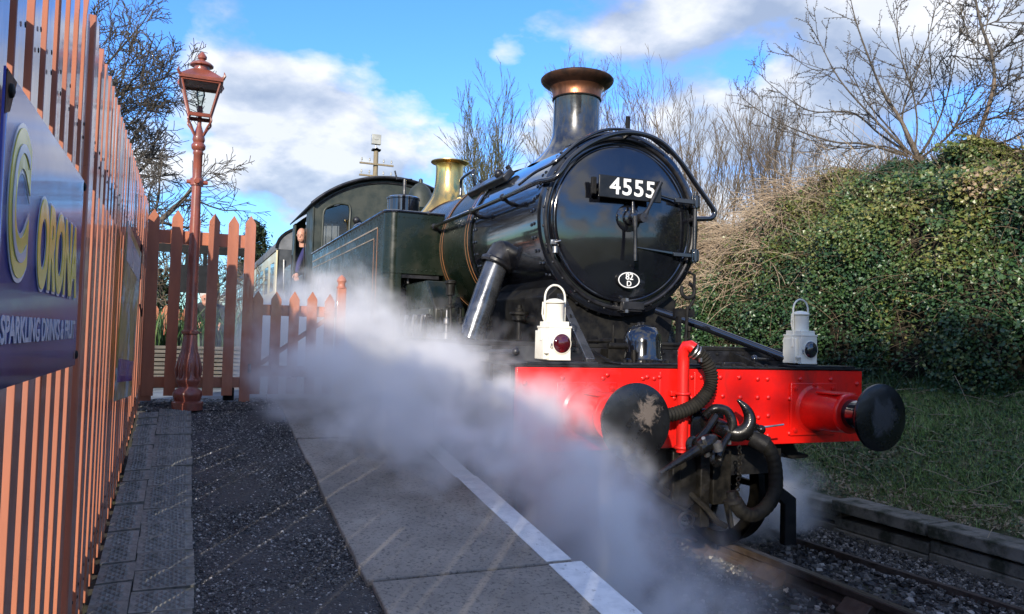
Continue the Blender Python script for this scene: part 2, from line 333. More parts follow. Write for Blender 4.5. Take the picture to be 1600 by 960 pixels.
gz = lambda x, y: -.155+.018*mnoise.noise(Vector((x*4,y*4,1)))
stones('ballast_stones', 15000, (.1,2.16), (-1.9,5.5), gz, (.012,.050), M_['ballast'], ballast, seed=3, power=1.35)
stones('ballast_stones', 7000, (-1.5,.1), (-2.2,4), gz, (.012,.046), M_['ballast'], ballast, seed=4, power=1.1)
stones('ballast_stones', 4500, (1.5,2.19), (-1.3,3), lambda x,y: gz(x,y)+.03, (.008,.030), mat('pale_ballast_chippings', (.1,.1,.1), rough=.8, tint=[(0,(.03,.028,.026)),(.6,(.09,.082,.072)),(1,(.32,.29,.25))]), ballast, seed=5, power=1.2)

# ---- track
track = setting('track')
def rail_mb(x, y0, y1):
    pr_ = [(-.035,0),(.035,0),(.035,-.010),(.031,-.045),(.010,-.055),(.010,-.105),(.030,-.115),(.034,-.145),(-.034,-.145),(-.030,-.115),(-.010,-.105),(-.010,-.055),(-.031,-.045),(-.035,-.010)]
    return MB().prism([(x+a,y0,b-.003) for a, b in pr_], (0,y1-y0,0))
for x in (-.755,.755):
    r_ = rail_mb(x, -6, 70).build('rail', M_['rail'], track, bevel=.003)
    MB().box((x-.028,-6,-.0028),(x+.028,70,.0)).build('rail_head', M_['rail_top'], r_)
sl0 = MB().box((-1.25,-.125,-.30),(1.25,.125,-.152)).build('sleeper', M_['sleeper'], track, bevel=.008); sl0.location = (0,-.55,0)
chm_ = MB().prism([(-.13,-.10,-.150),(.13,-.10,-.150),(.13,-.10,-.12),(.075,-.10,-.075),(.045,-.10,-.045),(-.045,-.10,-.045),(-.075,-.10,-.075),(-.13,-.10,-.12)], (0,.20,0)).lathe([(.018,0),(.018,.03),(.01,.035)],(.11,0,-.122),(0,0,1),6)
ch0 = chm_.build('rail_chair', M_['rail'], track, bevel=.006); ch0.location = (.755,-.55,0); inst(ch0,'rail_chair',track,(-.755,-.55,0),(0,0,PI))
for k in list(range(-7,0))+list(range(1,40)):
    y = -.55+k*.74; inst(sl0,'sleeper',track,(0,y,0),(0,0,rng.normal(0,.006)))
    for s in (-1,1): inst(ch0,'rail_chair',track,(s*.755,y,0),(0,0,0 if s > 0 else PI))
for k in (0,1,2): MB().box((.81,-.62+k*.74,-.10),(.86,-.50+k*.74,-.03)).build('rail_key', M_['sleeper'], track, bevel=.006)
MB().prism([(1.54,.95,-.135),(1.58,.95,-.135),(1.58,.95,-.080),(1.54,.95,-.080)], (.175,-2.9,0)).prism([(1.54,.951,-.135),(1.58,.951,-.135),(1.58,.951,-.080),(1.54,.951,-.080)], (-.25,9,0)).build('point_rodding', M_['rail'], track, bevel=.004)

# ---- low concrete edging on the far side of the track
M_['old_concrete'] = mat('mossy_old_concrete', (.13,.12,.095), (.21,.19,.155), .85, scale=6, bump=.5, bscale=45, streak=((.035,.038,.022), 4, .50, .64), vary=.12)
edg = setting('trackside_edging')
rngk = np.random.default_rng(8); y = -2.6
while y < 26:
    L_ = .92; dx, dz, dr = rngk.normal(0,.006), rngk.normal(0,.005), rngk.normal(0,.006)
    for nm, a, b in (('coping_block', (2.165,0,.035), (2.44,L_-.012,.135)), ('edging_block', (2.20,0,-.06), (2.42,L_-.010,.031)), ('edging_block', (2.19,0,-.19), (2.42,L_-.008,-.064))):
        o = MB().box(a, b).build(nm, M_['old_concrete'], edg, bevel=.010); o.location = (dx+rngk.normal(0,.002), y, dz); o.rotation_euler = (0,rngk.normal(0,.006),dr)
    y += L_

# ---- the platform: ramp up to y = 2.25, level beyond
def pz(y): return .66+.125*y if y < 2.25 else .941
M_['slab'] = mat('stained_platform_slab', (.36,.32,.265), (.22,.20,.17), .72, .85, scale=2.4, lo=.35, hi=.65, bump=.6, bscale=150, bdist=.006, streak=((.085,.08,.07), 60, .52, .66), vary=.07)
M_['white_line'] = mat('worn_white_edge_paint', (.84,.86,.86), (.68,.71,.72), .55, scale=14, bump=.35, bscale=110, bdist=.003, streak=((.20,.20,.19), 26, .60, .70))
M_['asphalt'] = mat('coarse_dark_asphalt', (.038,.038,.039), (.070,.068,.067), .65, .85, scale=9, bump=.9, bscale=95, bdist=.012, streak=((.045,.05,.028), 3.5, .60, .72))
M_['paver'] = mat('blue_grey_stable_paver', (.20,.20,.182), (.115,.120,.110), .50, .72, scale=26, bump=.5, bscale=90, bdist=.003, streak=((.055,.062,.036), 5, .50, .66), vary=.10)
plat = setting('platform')
# asphalt surface as a fine rough sheet
gx = np.linspace(-3.02,-2.355,46); gy = np.concatenate([np.linspace(-5,-2.1,30), np.linspace(-2.08,2.3,300)])
VV = [(x, y, pz(y)-.022+.008*mnoise.noise(Vector((x*3,y*3,0)))+.0045*mnoise.noise(Vector((x*38,y*38,5)))) for y in gy for x in gx]
idx = np.arange(len(VV)).reshape(len(gy),len(gx)); FF = np.stack([idx[:-1,:-1],idx[:-1,1:],idx[1:,1:],idx[1:,:-1]],-1).reshape(-1,4)
npmesh('asphalt_surface', VV, FF, M_['asphalt'], plat, kind=None, smooth=True)
M_['chip'] = mat('asphalt_chippings', (.05,.05,.05), rough=.45, rough2=.7, tint=[(0,(.024,.024,.026)),(.50,(.065,.064,.062)),(.78,(.15,.145,.13)),(.93,(.28,.265,.24)),(1,(.60,.57,.52))], scale=20)
stones('asphalt_chippings', 36000, (-3.01,-2.37), (-1.7,2.25), lambda x,y: pz(y)-.023, (.004,.0125), M_['chip'], plat, seed=11, flat=.6, power=1.25)
stones('asphalt_chippings', 2500, (-3.34,-2.4), (1.95,2.5), lambda x,y: pz(y)-.012, (.004,.016), M_['chip'], plat, seed=12, flat=.6)
# ground of the level part beyond the gate
M_['paved'] = mat('blue_grey_paving', (.20,.23,.26), (.13,.15,.17), .7, scale=4, bump=.2, bscale=60)
MB().box((-6.5,2.26,.55),(-2.41,3.3,.932)).box((-6.5,3.3,.55),(-2.41,44,.936)).build('level_paving', M_['paved'], plat)
MB().box((-3.42,-5,-.3),(-3.02,1.98,.0)).build('platform_core', M_['old_concrete'], plat)
# coping slabs with the painted edge
jy = [-5.0,-3.6,-2.35,-1.085,.13,1.08,2.22]; y = 2.22
while y < 40: y += 1.2; jy.append(y)
for k, (a, b) in enumerate(zip(jy[:-1], jy[1:])):
    dx = .035 if k < 3 else 0; g = .008
    za, zb = pz(a+g), pz(b-g); x0, x1 = -2.385+rngk.normal(0,.008)+(.02 if k < 3 else 0), -1.50+dx
    dz = rngk.normal(0,.003); m = MB()
    nseg = 9; ex = [x0+.010*mnoise.noise(Vector((k*3.1,i*.9,0))) for i in range(nseg+1)]
    top = [(ex[i], a+g+(b-a-2*g)*i/nseg) for i in range(nseg+1)]
    poly = [(x, yy, pz(yy)+dz) for x, yy in top]+[(x1, b-g, pz(b-g)+dz), (x1, a+g, pz(a+g)+dz)]
    m.prism([(p[0],p[1],p[2]-.09) for p in poly], (0,0,.09)); s_ = m.build('coping_slab', M_['slab'], plat, bevel=.006, smooth=30)
    wl = MB(); n = 14
    for i in range(n):
        ya = a+g+.004+(b-a-2*g-.008)*i/n; yb = a+g+.004+(b-a-2*g-.008)*(i+1)/n
        xa = -1.622+.006*mnoise.noise(Vector((ya*9,0,k))); xb = -1.622+.006*mnoise.noise(Vector((yb*9,0,k)))
        wl.prism([(xa,ya,pz(ya)+dz+.0005),(x1-.003,ya,pz(ya)+dz+.0005),(x1-.003,yb,pz(yb)+dz+.0005),(xb,yb,pz(yb)+dz+.0005)], (0,0,.0035))
    wl.build('painted_edge', M_['white_line'], s_, smooth=0)
MB().prism([(-1.58,-5,-.3),(-1.58,-5,pz(-5)-.095),(-1.58,2.25,pz(2.25)-.095),(-1.58,40,.84),(-1.58,40,-.3)], (-.2,0,0)).build('platform_wall', M_['old_concrete'], plat)
MB().prism([(-2.40,-5,-.3),(-2.40,-5,pz(-5)-.095),(-2.40,2.25,pz(2.25)-.095),(-2.40,40,.84),(-2.40,40,-.3)], (.6,0,0)).build('slab_bed', M_['soil'], plat)
# blue stable pavers along the fence: diamond studs are part of each brick
def paver_mesh(w, l, nose):
    """a block with rows of low diamond studs, each row set half a stud over"""
    m = MB(); m.box((0,0,-.06),(w,l,0)); sx_, sy_ = .0295, .0180; nx_, ny_ = int((w-.006)/sx_), int((l-.012)/sy_)
    ox, oy = (w-nx_*sx_)/2, (l-ny_*sy_)/2
    for j in range(ny_):
        for i in range(nx_-(j % 2)):
            cx, cy = ox+(i+.5+.5*(j % 2))*sx_, oy+(j+.5)*sy_; a, b = sx_*.45, sy_*.86
            m.add([(cx-a,cy,.0003),(cx,cy-b,.0003),(cx+a,cy,.0003),(cx,cy+b,.0003),(cx,cy,.0085)], [(0,1,4),(1,2,4),(2,3,4),(3,0,4)])
    return m
pa = paver_mesh(.2065,.168,False).build('paver', M_['paver'], plat, smooth=0); pb = paver_mesh(.1222,.168,True).build('paver', M_['paver'], plat, smooth=0)
sl = math.atan(.125); y = -2.6; k = 0
first = {0: True, 1: True}
while y < 1.93:
    for q, (src, x, off) in enumerate(((pb,-3.335,0),(pa,-3.2128,.085))):
        yy = y+off
        if yy > 1.8: continue
        loc = (x+rngk.normal(0,.0025), yy, pz(yy)+rngk.normal(-.004,.003)); rot = (sl+rngk.normal(0,.012), rngk.normal(0,.012)-(.05 if q == 0 else 0), rngk.normal(0,.012))
        if first[q]: src.location = loc; src.rotation_euler = rot; first[q] = False
        else: inst(src, 'paver', plat, loc, rot)
    y += .172
MB().prism([(-3.36,-5,-.3),(-3.36,-5,pz(-5)-.045),(-3.36,1.98,pz(1.98)-.045),(-3.36,1.98,-.3)], (.36,0,0)).build('paver_bed', M_['soil'], plat)
MB().prism([(-3.6,1.98,.3),(-3.6,1.98,pz(1.98)-.014),(-3.6,2.25,pz(2.25)-.014),(-3.6,2.26,.3)], (1.2,0,0)).build('gravel_patch', M_['asphalt'], plat)
MB().prism([(-4.6,-6,-.3),(-4.6,-6,pz(-6)-.03),(-4.6,2.25,pz(2.25)-.03),(-4.6,2.25,-.3)], (1.22,0,0)).build('ground_behind_fence', M_['soil'], plat)

# ---- the palisade fence on the left
fence = thing('palisade_fence', 'long terracotta painted picket fence running beside the platform ramp on the left', 'fence')
FX = -3.350; PT = .050
def picket(m_, x, y, z0, z1, w=.076, along='y', t=.022):
    """a pointed board; along = the direction its width runs"""
    pts = [(-w/2,z0),(w/2,z0),(w/2,z1-.065),(w*.36,z1-.045),(0,z1),(-w*.36,z1-.045),(-w/2,z1-.065)]
    return m_.prism([(x,y+a,b) for a, b in pts], (-t,0,0)) if along == 'y' else m_.prism([(x+a,y,b) for a, b in pts], (0,t,0))
rf_ = np.random.default_rng(21); y = -6.3
while y < 2.10:
    z1 = 2.375+rf_.normal(0,.004); zb = pz(y)-.02+rf_.normal(0,.004)+(.03 if y > .9 else 0)
    o = picket(MB(), 0, 0, zb, z1, .072, 'y', PT).build('picket', M_['terracotta'], fence, bevel=.0015); o.location = (FX+rf_.normal(0,.0015), y, 0); o.rotation_euler = (rf_.normal(0,.002), 0, rf_.normal(0,.02))
    y += .140
MB().box((FX-PT-.052,-6.4,1.965),(FX-PT-.002,2.2,2.060)).build('rail', M_['terracotta'], fence, bevel=.003)
MB().prism([(FX-PT-.052,2.2,1.045),(FX-PT-.052,2.2,1.125),(FX-PT-.052,-6.4,.05),(FX-PT-.052,-6.4,-.03)], (.050,0,0)).build('rail', M_['terracotta'], fence, bevel=.003)
nl = MB()
for k in range(60):
    yy = -6.3+.140*k
    for zz in (1.99,2.035,pz(yy)+.12,pz(yy)+.165): nl.lathe([(.0055,0),(.0045,.0015),(.001,.002)], (FX+.0015,yy+rf_.normal(0,.006),zz+rf_.normal(0,.004)), (1,0,0), 7)
nl.build('nail_heads', M_['sooty'], fence, kind='stuff')
for y in (-6.2,-4.15,-1.565,.62,2.17): MB().box((FX-.02,y-.035,-.1),(FX+.012,y+.035,2.36) if y == -1.565 else (FX-.14,y+.05,2.30)).build('post', M_['terracotta'], fence, bevel=.004)
# small iron latch pieces
MB().box((FX+.001,1.32,1.78),(FX+.010,1.36,2.0)).tube([(FX+.012,1.30,1.62),(FX+.02,1.42,1.55),(FX+.02,1.45,1.60)], .005, 6).build('latch', M_['sooty'], fence)

# ---- enamel sign
def enamel(name, col, c2):
    return mat(name, col, c2, .16, .26, scale=3, bump=.22, bscale=5, bdist=.010, coat=.25, spec=.5, streak=((.10,.05,.03), 14, .70, .76))
M_['enamel_blue'] = enamel('blue_enamel', (.035,.040,.26), (.045,.05,.30)); M_['enamel_yellow'] = enamel('yellow_enamel', (.80,.66,.03), (.72,.56,.03)); M_['enamel_pale'] = enamel('pale_enamel', (.50,.55,.66), (.42,.48,.60))
M_['rust'] = mat('rust_patch', (.10,.045,.02), (.20,.10,.05), .8, scale=30, bump=.5, bscale=90)
sgn = thing('enamel_sign', 'large blue enamel sign with yellow lettering for sparkling drinks on the fence', 'sign')
SX = -3.334; m = MB(); n = 24; y0s, y1s = -2.715, -1.74
for i in range(n):
    ya, yb = y0s+(y1s-y0s)*i/n, y0s+(y1s-y0s)*(i+1)/n
    bow = lambda yy: -.0*math.sin(PI*(yy-y0s)/(y1s-y0s)*1.0)
    for j in range(6):
        za, zb = 1.372+.488*j/6, 1.372+.488*(j+1)/6; bz = lambda z: 0.0
        m.add([(SX+bow(ya)+bz(za),ya,za),(SX+bow(yb)+bz(za),yb,za),(SX+bow(yb)+bz(zb),yb,zb),(SX+bow(ya)+bz(zb),ya,zb)], [(0,1,2,3)])
plate = m.build('sign_plate', M_['enamel_blue'], sgn, smooth=80); so = plate.modifiers.new('thickness','SOLIDIFY'); so.thickness = .003; so.offset = -1
w_ = plate.modifiers.new('weld','WELD')
RY = (PI/2,0,PI/2)
def sign_text(s, size, y, z, mm, off, sx, lift, al='LEFT', space=1):
    o = text('lettering', s, size, (SX+.0015+lift, y, z), mm, sgn, RY, sx, .0006, off, al, space=space); return o
def lettering(s, size, y, z, mm, off, sx, lift, bowed=True): return sign_text(s, size, y, z, mm, off, sx, lift)
sign_text('C', .300, -2.655, 1.664, M_['enamel_pale'], .028, .74, .0); sign_text('C', .300, -2.655, 1.664, M_['enamel_yellow'], .020, .74, .0015)
sign_text('C', .300, -2.655, 1.664, M_['enamel_pale'], -.006, .74, .003)
sign_text('ORONA', .225, -2.395, 1.622, M_['enamel_pale'], .014, .68, .0); sign_text('ORONA', .225, -2.395, 1.622, M_['enamel_yellow'], .009, .68, .0015)
sign_text('SPARKLING DRINKS & FRUIT', .062, -2.665, 1.463, M_['enamel_pale'], .0016, 1.10, .0)
for yy, zz in ((-2.69,1.83),(-1.765,1.84),(-1.765,1.40),(-2.69,1.40)): MB().lathe([(.012,0),(.010,.004),(.004,.006)], (SX+.003,yy,zz), (1,0,0), 12).build('fixing_screw', M_['sooty'], sgn)
MB().prism([(SX+.0005,-2.712,1.79),(SX+.0005,-2.68,1.80),(SX+.0005,-2.64,1.857),(SX+.0005,-2.712,1.858)], (.0012,0,0)).build('rusted_corner', M_['rust'], sgn)
sg2 = thing('weathered_sign', 'narrow weathered yellow and pale blue sign further along the picket fence', 'sign')
M_['sign2'] = mat('flaking_yellow_enamel', (.34,.25,.05), (.17,.13,.06), .3, .5, scale=5, bump=.3, bscale=12, coat=.3, streak=((.30,.38,.42), 4, .52, .60))
MB().box((-.003,-.48,-.38),(.003,.48,.38)).build('sign_plate', M_['sign2'], sg2, bevel=.002); sg2.location = (-3.318,.04,1.52); sg2.rotation_euler = (R(-3),R(1.2),R(-.6))
MB().box((.0035,-.44,.22),(.0042,.44,.34)).build('pale_band', M_['enamel_pale'], sg2); MB().box((.0035,-.44,-.30),(.0042,.44,-.20)).build('blue_band', M_['enamel_blue'], sg2)

# ---- picket screen and gate across the top of the ramp
gate = thing('tall_picket_screen', 'tall terracotta picket fence across the platform behind the lamp post', 'fence')
for k, x in enumerate((-3.305,-3.168,-3.033,-2.898,-2.762,-2.628)):
    o = picket(MB(), 0, 0, .975 if k < 5 else .925, 2.365+rf_.normal(0,.004), .078, 'x').build('picket', M_['terracotta'], gate, bevel=.0015); o.location = (x,2.25,0); o.rotation_euler = (0,rf_.normal(0,.003),0)
MB().box((-3.34,2.274,2.115),(-2.59,2.32,2.215)).build('rail', M_['terracotta'], gate, bevel=.003); MB().box((-3.34,2.274,1.035),(-2.59,2.32,1.115)).build('rail', M_['terracotta'], gate, bevel=.003)
for x in (-3.325,-2.74): MB().box((x-.04,2.325,.60),(x+.04,2.40,1.03) if x > -3 else (x+.04,2.40,2.2)).build('post', M_['sooty'] if x > -3 else M_['terracotta'], gate, bevel=.004)
g2 = thing('low_picket_gate', 'low terracotta picket gate half hidden in steam beside the tall picket screen', 'gate')
for k in range(5):
    o = picket(MB(), 0, 0, .985, 1.795+rf_.normal(0,.005), .078, 'x').build('picket', M_['terracotta'], g2, bevel=.0015); o.location = (-2.555+.1385*k,2.27,0)
for z in (1.60,1.12): MB().box((-2.60,2.294,z),(-1.93,2.335,z+.085)).build('rail', M_['terracotta'], g2, bevel=.003)
MB().prism([(-2.56,2.296,1.21),(-2.50,2.296,1.21),(-1.98,2.296,1.59),(-2.04,2.296,1.59)], (0,.03,0)).build('brace', M_['terracotta'], g2)
MB().box((-1.945,2.25,.90),(-1.875,2.32,1.84)).lathe([(.045,0),(.03,.02),(.03,.04),(.042,.06),(.028,.09),(.004,.11)], (-1.91,2.285,1.84), (0,0,1), 16).build('gate_post', M_['terracotta'], g2, bevel=.004)
MB().cyl((-2.60,2.25,1.15),(-2.60,2.25,1.22),.012,None,8).build('hinge', M_['steel'], g2)
MB().box((-2.44,2.27,.943),(-1.9,2.295,.951)).build('gate_stop_bar', M_['steel'], g2)

# ---- platform lamp
lamp = thing('platform_lamp', 'terracotta cast iron lamp post with glazed lantern standing before the picket fence', 'street lamp', (-3.035,2.0,.895))
post = MB().lathe([(r_*(.79 if h_ < .57 else .81), h_) for r_, h_ in [(.135,0),(.135,.055),(.112,.065),(.118,.085),(.130,.11),(.120,.135),(.085,.155),(.080,.17),(.100,.195),(.102,.22),(.088,.25),(.094,.30),(.090,.36),(.074,.42),(.062,.50),(.058,.54),(.075,.548),(.075,.565),(.056,.575),(.054,.60),(.047,1.0),(.040,1.6),(.040,1.62),(.056,1.625),(.056,1.675),(.040,1.68),(.038,1.85),(.046,1.86),(.040,1.88),(.058,1.895),(.062,1.92),(.044,1.94),(.054,1.96),(.048,1.99),(.025,2.05),(.018,2.07),(.018,2.14)]], (0,0,0), (0,0,1), 40).build('post', M_['lamp_paint'], lamp, smooth=50)
for k in range(8):
    a = 2*PI*k/8; ca, sa = math.cos(a), math.sin(a)
    MB().tube([(ca*.074,sa*.074,.23),(ca*.078,sa*.078,.29),(ca*.066,sa*.066,.36),(ca*.060,sa*.060,.41)], [.010,.017,.011,.003], 8).build('cast_leaf', M_['lamp_paint'], post)
MB().cyl((.04,0,1.65),(.075,0,1.65),.018,.014,10).cyl((-.04,0,1.65),(-.07,0,1.65),.018,.014,10).cyl((.0,-.04,1.65),(.0,-.07,1.65),.022,.018,8).build('collar_bolts', M_['lamp_paint'], post)
lan = MB(); zb, zt = 2.135, 2.365; b, t = .072, .128
def ring4(h, z): return [(-h,-h,z),(h,-h,z),(h,h,z),(-h,h,z)]
for i in range(4):
    A, B = ring4(b,zb), ring4(t,zt); lan.tube([A[i],B[i]], .0085, 6); lan.tube([A[i],A[(i+1)%4]], .009, 6); lan.tube([B[i],B[(i+1)%4]], .010, 6)
lfr = lan.build('lantern_frame', M_['lamp_paint'], lamp)
for i in range(4):
    A, B = ring4(b,zb), ring4(t,zt); MB().add([A[i],A[(i+1)%4],B[(i+1)%4],B[i]], [(0,1,2,3)]).build('pane', M_['glass'], lfr, smooth=0)
top = MB(); R1, R2, R3 = ring4(.148,2.368), ring4(.150,2.393), ring4(.075,2.455)
top.add(R1+R2+R3+ring4(.056,2.468), [(3,2,1,0)]+[(i,(i+1)%4,4+(i+1)%4,4+i) for i in range(4)]+[(4+i,4+(i+1)%4,8+(i+1)%4,8+i) for i in range(4)]+[(8+i,8+(i+1)%4,12+(i+1)%4,12+i) for i in range(4)]+[(12,13,14,15)])
tp = top.build('lantern_roof', M_['lamp_paint'], lamp, smooth=0, bevel=.003)
for x, y in ((-1,-1),(1,-1),(1,1),(-1,1)): MB().tube([(x*.142,y*.142,2.388),(x*.156,y*.156,2.41),(x*.150,y*.150,2.438)], [.013,.010,.002], 6).build('corner_finial', M_['lamp_paint'], tp)
MB().lathe([(r_, h_*.76) for r_, h_ in [(.055,0),(.050,.02),(.054,.05),(.080,.055),(.081,.066),(.066,.085),(.042,.10),(.024,.108),(.020,.118),(.031,.13),(.033,.15),(.020,.175),(.008,.195),(.001,.20)]], (0,0,2.463), (0,0,1), 28).build('vent_finial', M_['lamp_paint'], tp)
MB().lathe([(.018,0),(.02,.04),(.018,.07)], (0,0,2.14), (0,0,1), 14).build('bulb_holder', M_['lamp_paint'], lfr)
MB().lathe([(.014,0),(.024,.05),(.031,.085),(.026,.115),(.012,.135),(.001,.14)], (0,0,2.21), (0,0,1), 20, cap=False).build('bulb', M_['glass'], lfr)
for i, (sx_, sy_) in enumerate(((-1,-1),(1,-1),(1,1),(-1,1))):
    MB().tube(bezier([(sx_*.07,sy_*.07,2.125),(sx_*.078,sy_*.078,2.09),(sx_*.055,sy_*.055,2.05),(sx_*.028,sy_*.028,1.99)], 15), .0075, 6).build('cradle_arm', M_['lamp_paint'], lamp)
for i in range(4):
    A = ring4(.074,2.125); MB().tube([A[i],A[(i+1)%4]], .010, 6).build('cradle_bar', M_['lamp_paint'], lamp)

# ---- beyond the gate: planter with leaves, board, far fence, person
pl = thing('slatted_planter', 'grey weathered slatted wooden planter behind the tall picket fence', 'planter')
M_['grey_wood'] = mat('weathered_grey_wood', (.13,.115,.095), (.07,.064,.054), .85, scale=6, stretch=(.6,4,6), bump=.4, bscale=30)
for k in range(8): MB().box((-3.42,3.50+.004*(k%2),1.035+.037*k),(-2.55,3.53,1.035+.037*k+.027)).build('slat', M_['grey_wood'], pl, bevel=.002)
for x in (-3.40,-2.60): MB().box((x-.03,3.531,.936),(x+.03,3.58,1.33)).build('corner_post', M_['grey_wood'], pl)
MB().box((-3.41,3.56,.98),(-2.56,4.1,1.29)).build('soil_box', M_['soil'], pl)
def blades(name, n, xr, yr, zf, h, w, m, seed, lean=.35, parent=None, segs=2, power=1.0, kind='stuff', dens=None):
    g = np.random.default_rng(seed); x = g.uniform(*xr,n); y = yr[0]+(yr[1]-yr[0])*g.random(n)**power
    if dens is not None:
        keep = np.array([dens(a,b) > g.random() for a,b in zip(x,y)]); x, y = x[keep], y[keep]; n = len(x)
    z = np.array([zf(a,b) for a,b in zip(x,y)]); hh = g.uniform(*h,n); a = g.uniform(0,2*PI,n); ln = g.normal(0,lean,n)*hh; b = g.uniform(0,2*PI,n); ww = g.uniform(*w,n)
    P = []; base = np.stack([x,y,z],-1); side = np.stack([np.cos(a),np.sin(a),np.zeros(n)],-1)*ww[:,None]; lv = np.stack([np.cos(b),np.sin(b),np.zeros(n)],-1)*ln[:,None]
    up = np.array([0,0,1.])*hh[:,None]
    for s in range(segs+1):
        t = s/segs; c = base+up*(t-.18*t*t)+lv*t*t; wd = (1-t**1.6)*.5+.04; P += [c-side*wd, c+side*wd]
    V_ = np.stack(P,1).reshape(-1,3); k = 2*(segs+1)
    f = np.array([(2*s,2*s+1,2*s+3,2*s+2) for s in range(segs)]); FF = (f[None]+k*np.arange(n)[:,None,None]).reshape(-1,4)
    return npmesh(name, V_, FF, m, parent, kind, tint=np.repeat(np.clip(g.normal(.5,.25,n),0,1),segs))
M_['bulb_leaf'] = mat('daffodil_leaf', (0,0,0), rough=.45, tint=[(0,(.022,.055,.020)),(.6,(.045,.095,.030)),(1,(.10,.15,.05))])
o = blades('daffodil_leaves', 420, (-3.40,-2.58), (3.6,4.05), lambda x,y: 1.28, (.28,.52), (.012,.02), M_['bulb_leaf'], 31, .28, segs=4)
tag(o, 'dark green spring bulb leaves growing in the slatted planter', 'plant')
brd = thing('notice_board_frame', 'dark timber beam and hanging panel on posts beyond the tall picket screen', 'notice board')
MB().box((-3.46,5.0,2.30),(-2.38,5.06,2.435)).build('crossbeam', M_['sooty'], brd); MB().box((-3.17,5.0,1.87),(-2.83,5.03,2.17)).build('panel', M_['number_black'], brd, bevel=.003)
for x in (-3.44,-2.42): MB().box((x-.03,5.01,.936),(x+.03,5.07,2.30)).build('post', M_['sooty'], brd)
MB().box((-3.10,5.01,2.171),(-3.06,5.03,2.299)).box((-2.92,5.01,2.171),(-2.88,5.03,2.299)).build('hanger', M_['sooty'], brd)
f3 = thing('far_picket_fence', 'short sunlit orange fence far beyond the slatted planter', 'fence')
for k in range(11): picket(MB(), -4.1+.13*k, 7.5, .96, 1.80, .08, 'x').build('picket', M_['terracotta'], f3)
MB().box((-4.15,7.53,1.60),(-2.75,7.57,1.70)).box((-4.15,7.53,1.1),(-2.75,7.57,1.2)).build('rail', M_['terracotta'], f3)

# ---- telegraph pole
tp_ = thing('telegraph_pole', 'old telegraph pole with two cross arms and a floodlight behind the cab roof', 'telegraph pole', (3.37,25,1.5))
M_['pole_wood'] = mat('weathered_pole_wood', (.26,.21,.13), (.16,.13,.09), .85, scale=10, stretch=(4,4,.5))
M_['porcelain'] = mat('insulator_porcelain', (.40,.40,.36), (.3,.3,.27), .3)
MB().cyl((0,0,0),(0,0,7.0),.12,.09,14).build('pole', M_['pole_wood'], tp_); MB().box((-.16,-.12,6.96),(.16,.12,7.02)).prism([(-.16,-.12,6.96),(.16,-.12,6.96),(0,-.12,7.08)], (0,.24,0)).build('pole_cap', M_['sooty'], tp_)
for z in (6.42,5.96):
    a = MB().box((-.64,-.16,z-.03),(.66,-.09,z+.03)).build('cross_arm', M_['pole_wood'], tp_)
    for x in (-.56,-.26,.28,.58): MB().lathe([(.012,0),(.012,.06),(.035,.07),(.038,.11),(.022,.14),(.028,.16),(.012,.18)], (x,-.12,z+.04), (0,0,1), 12).build('insulator', M_['porcelain'], a)
MB().tube([(-.02,0,7.0),(-.02,0,7.22)], .03, 8).build('lamp_bracket', M_['steel'], tp_)
MB().box((-.20,-.10,7.20),(.16,.05,7.58)).box((-.10,-.12,7.36),(.04,-.10,7.42)).build('floodlight', M_['porcelain'], tp_, bevel=.03)

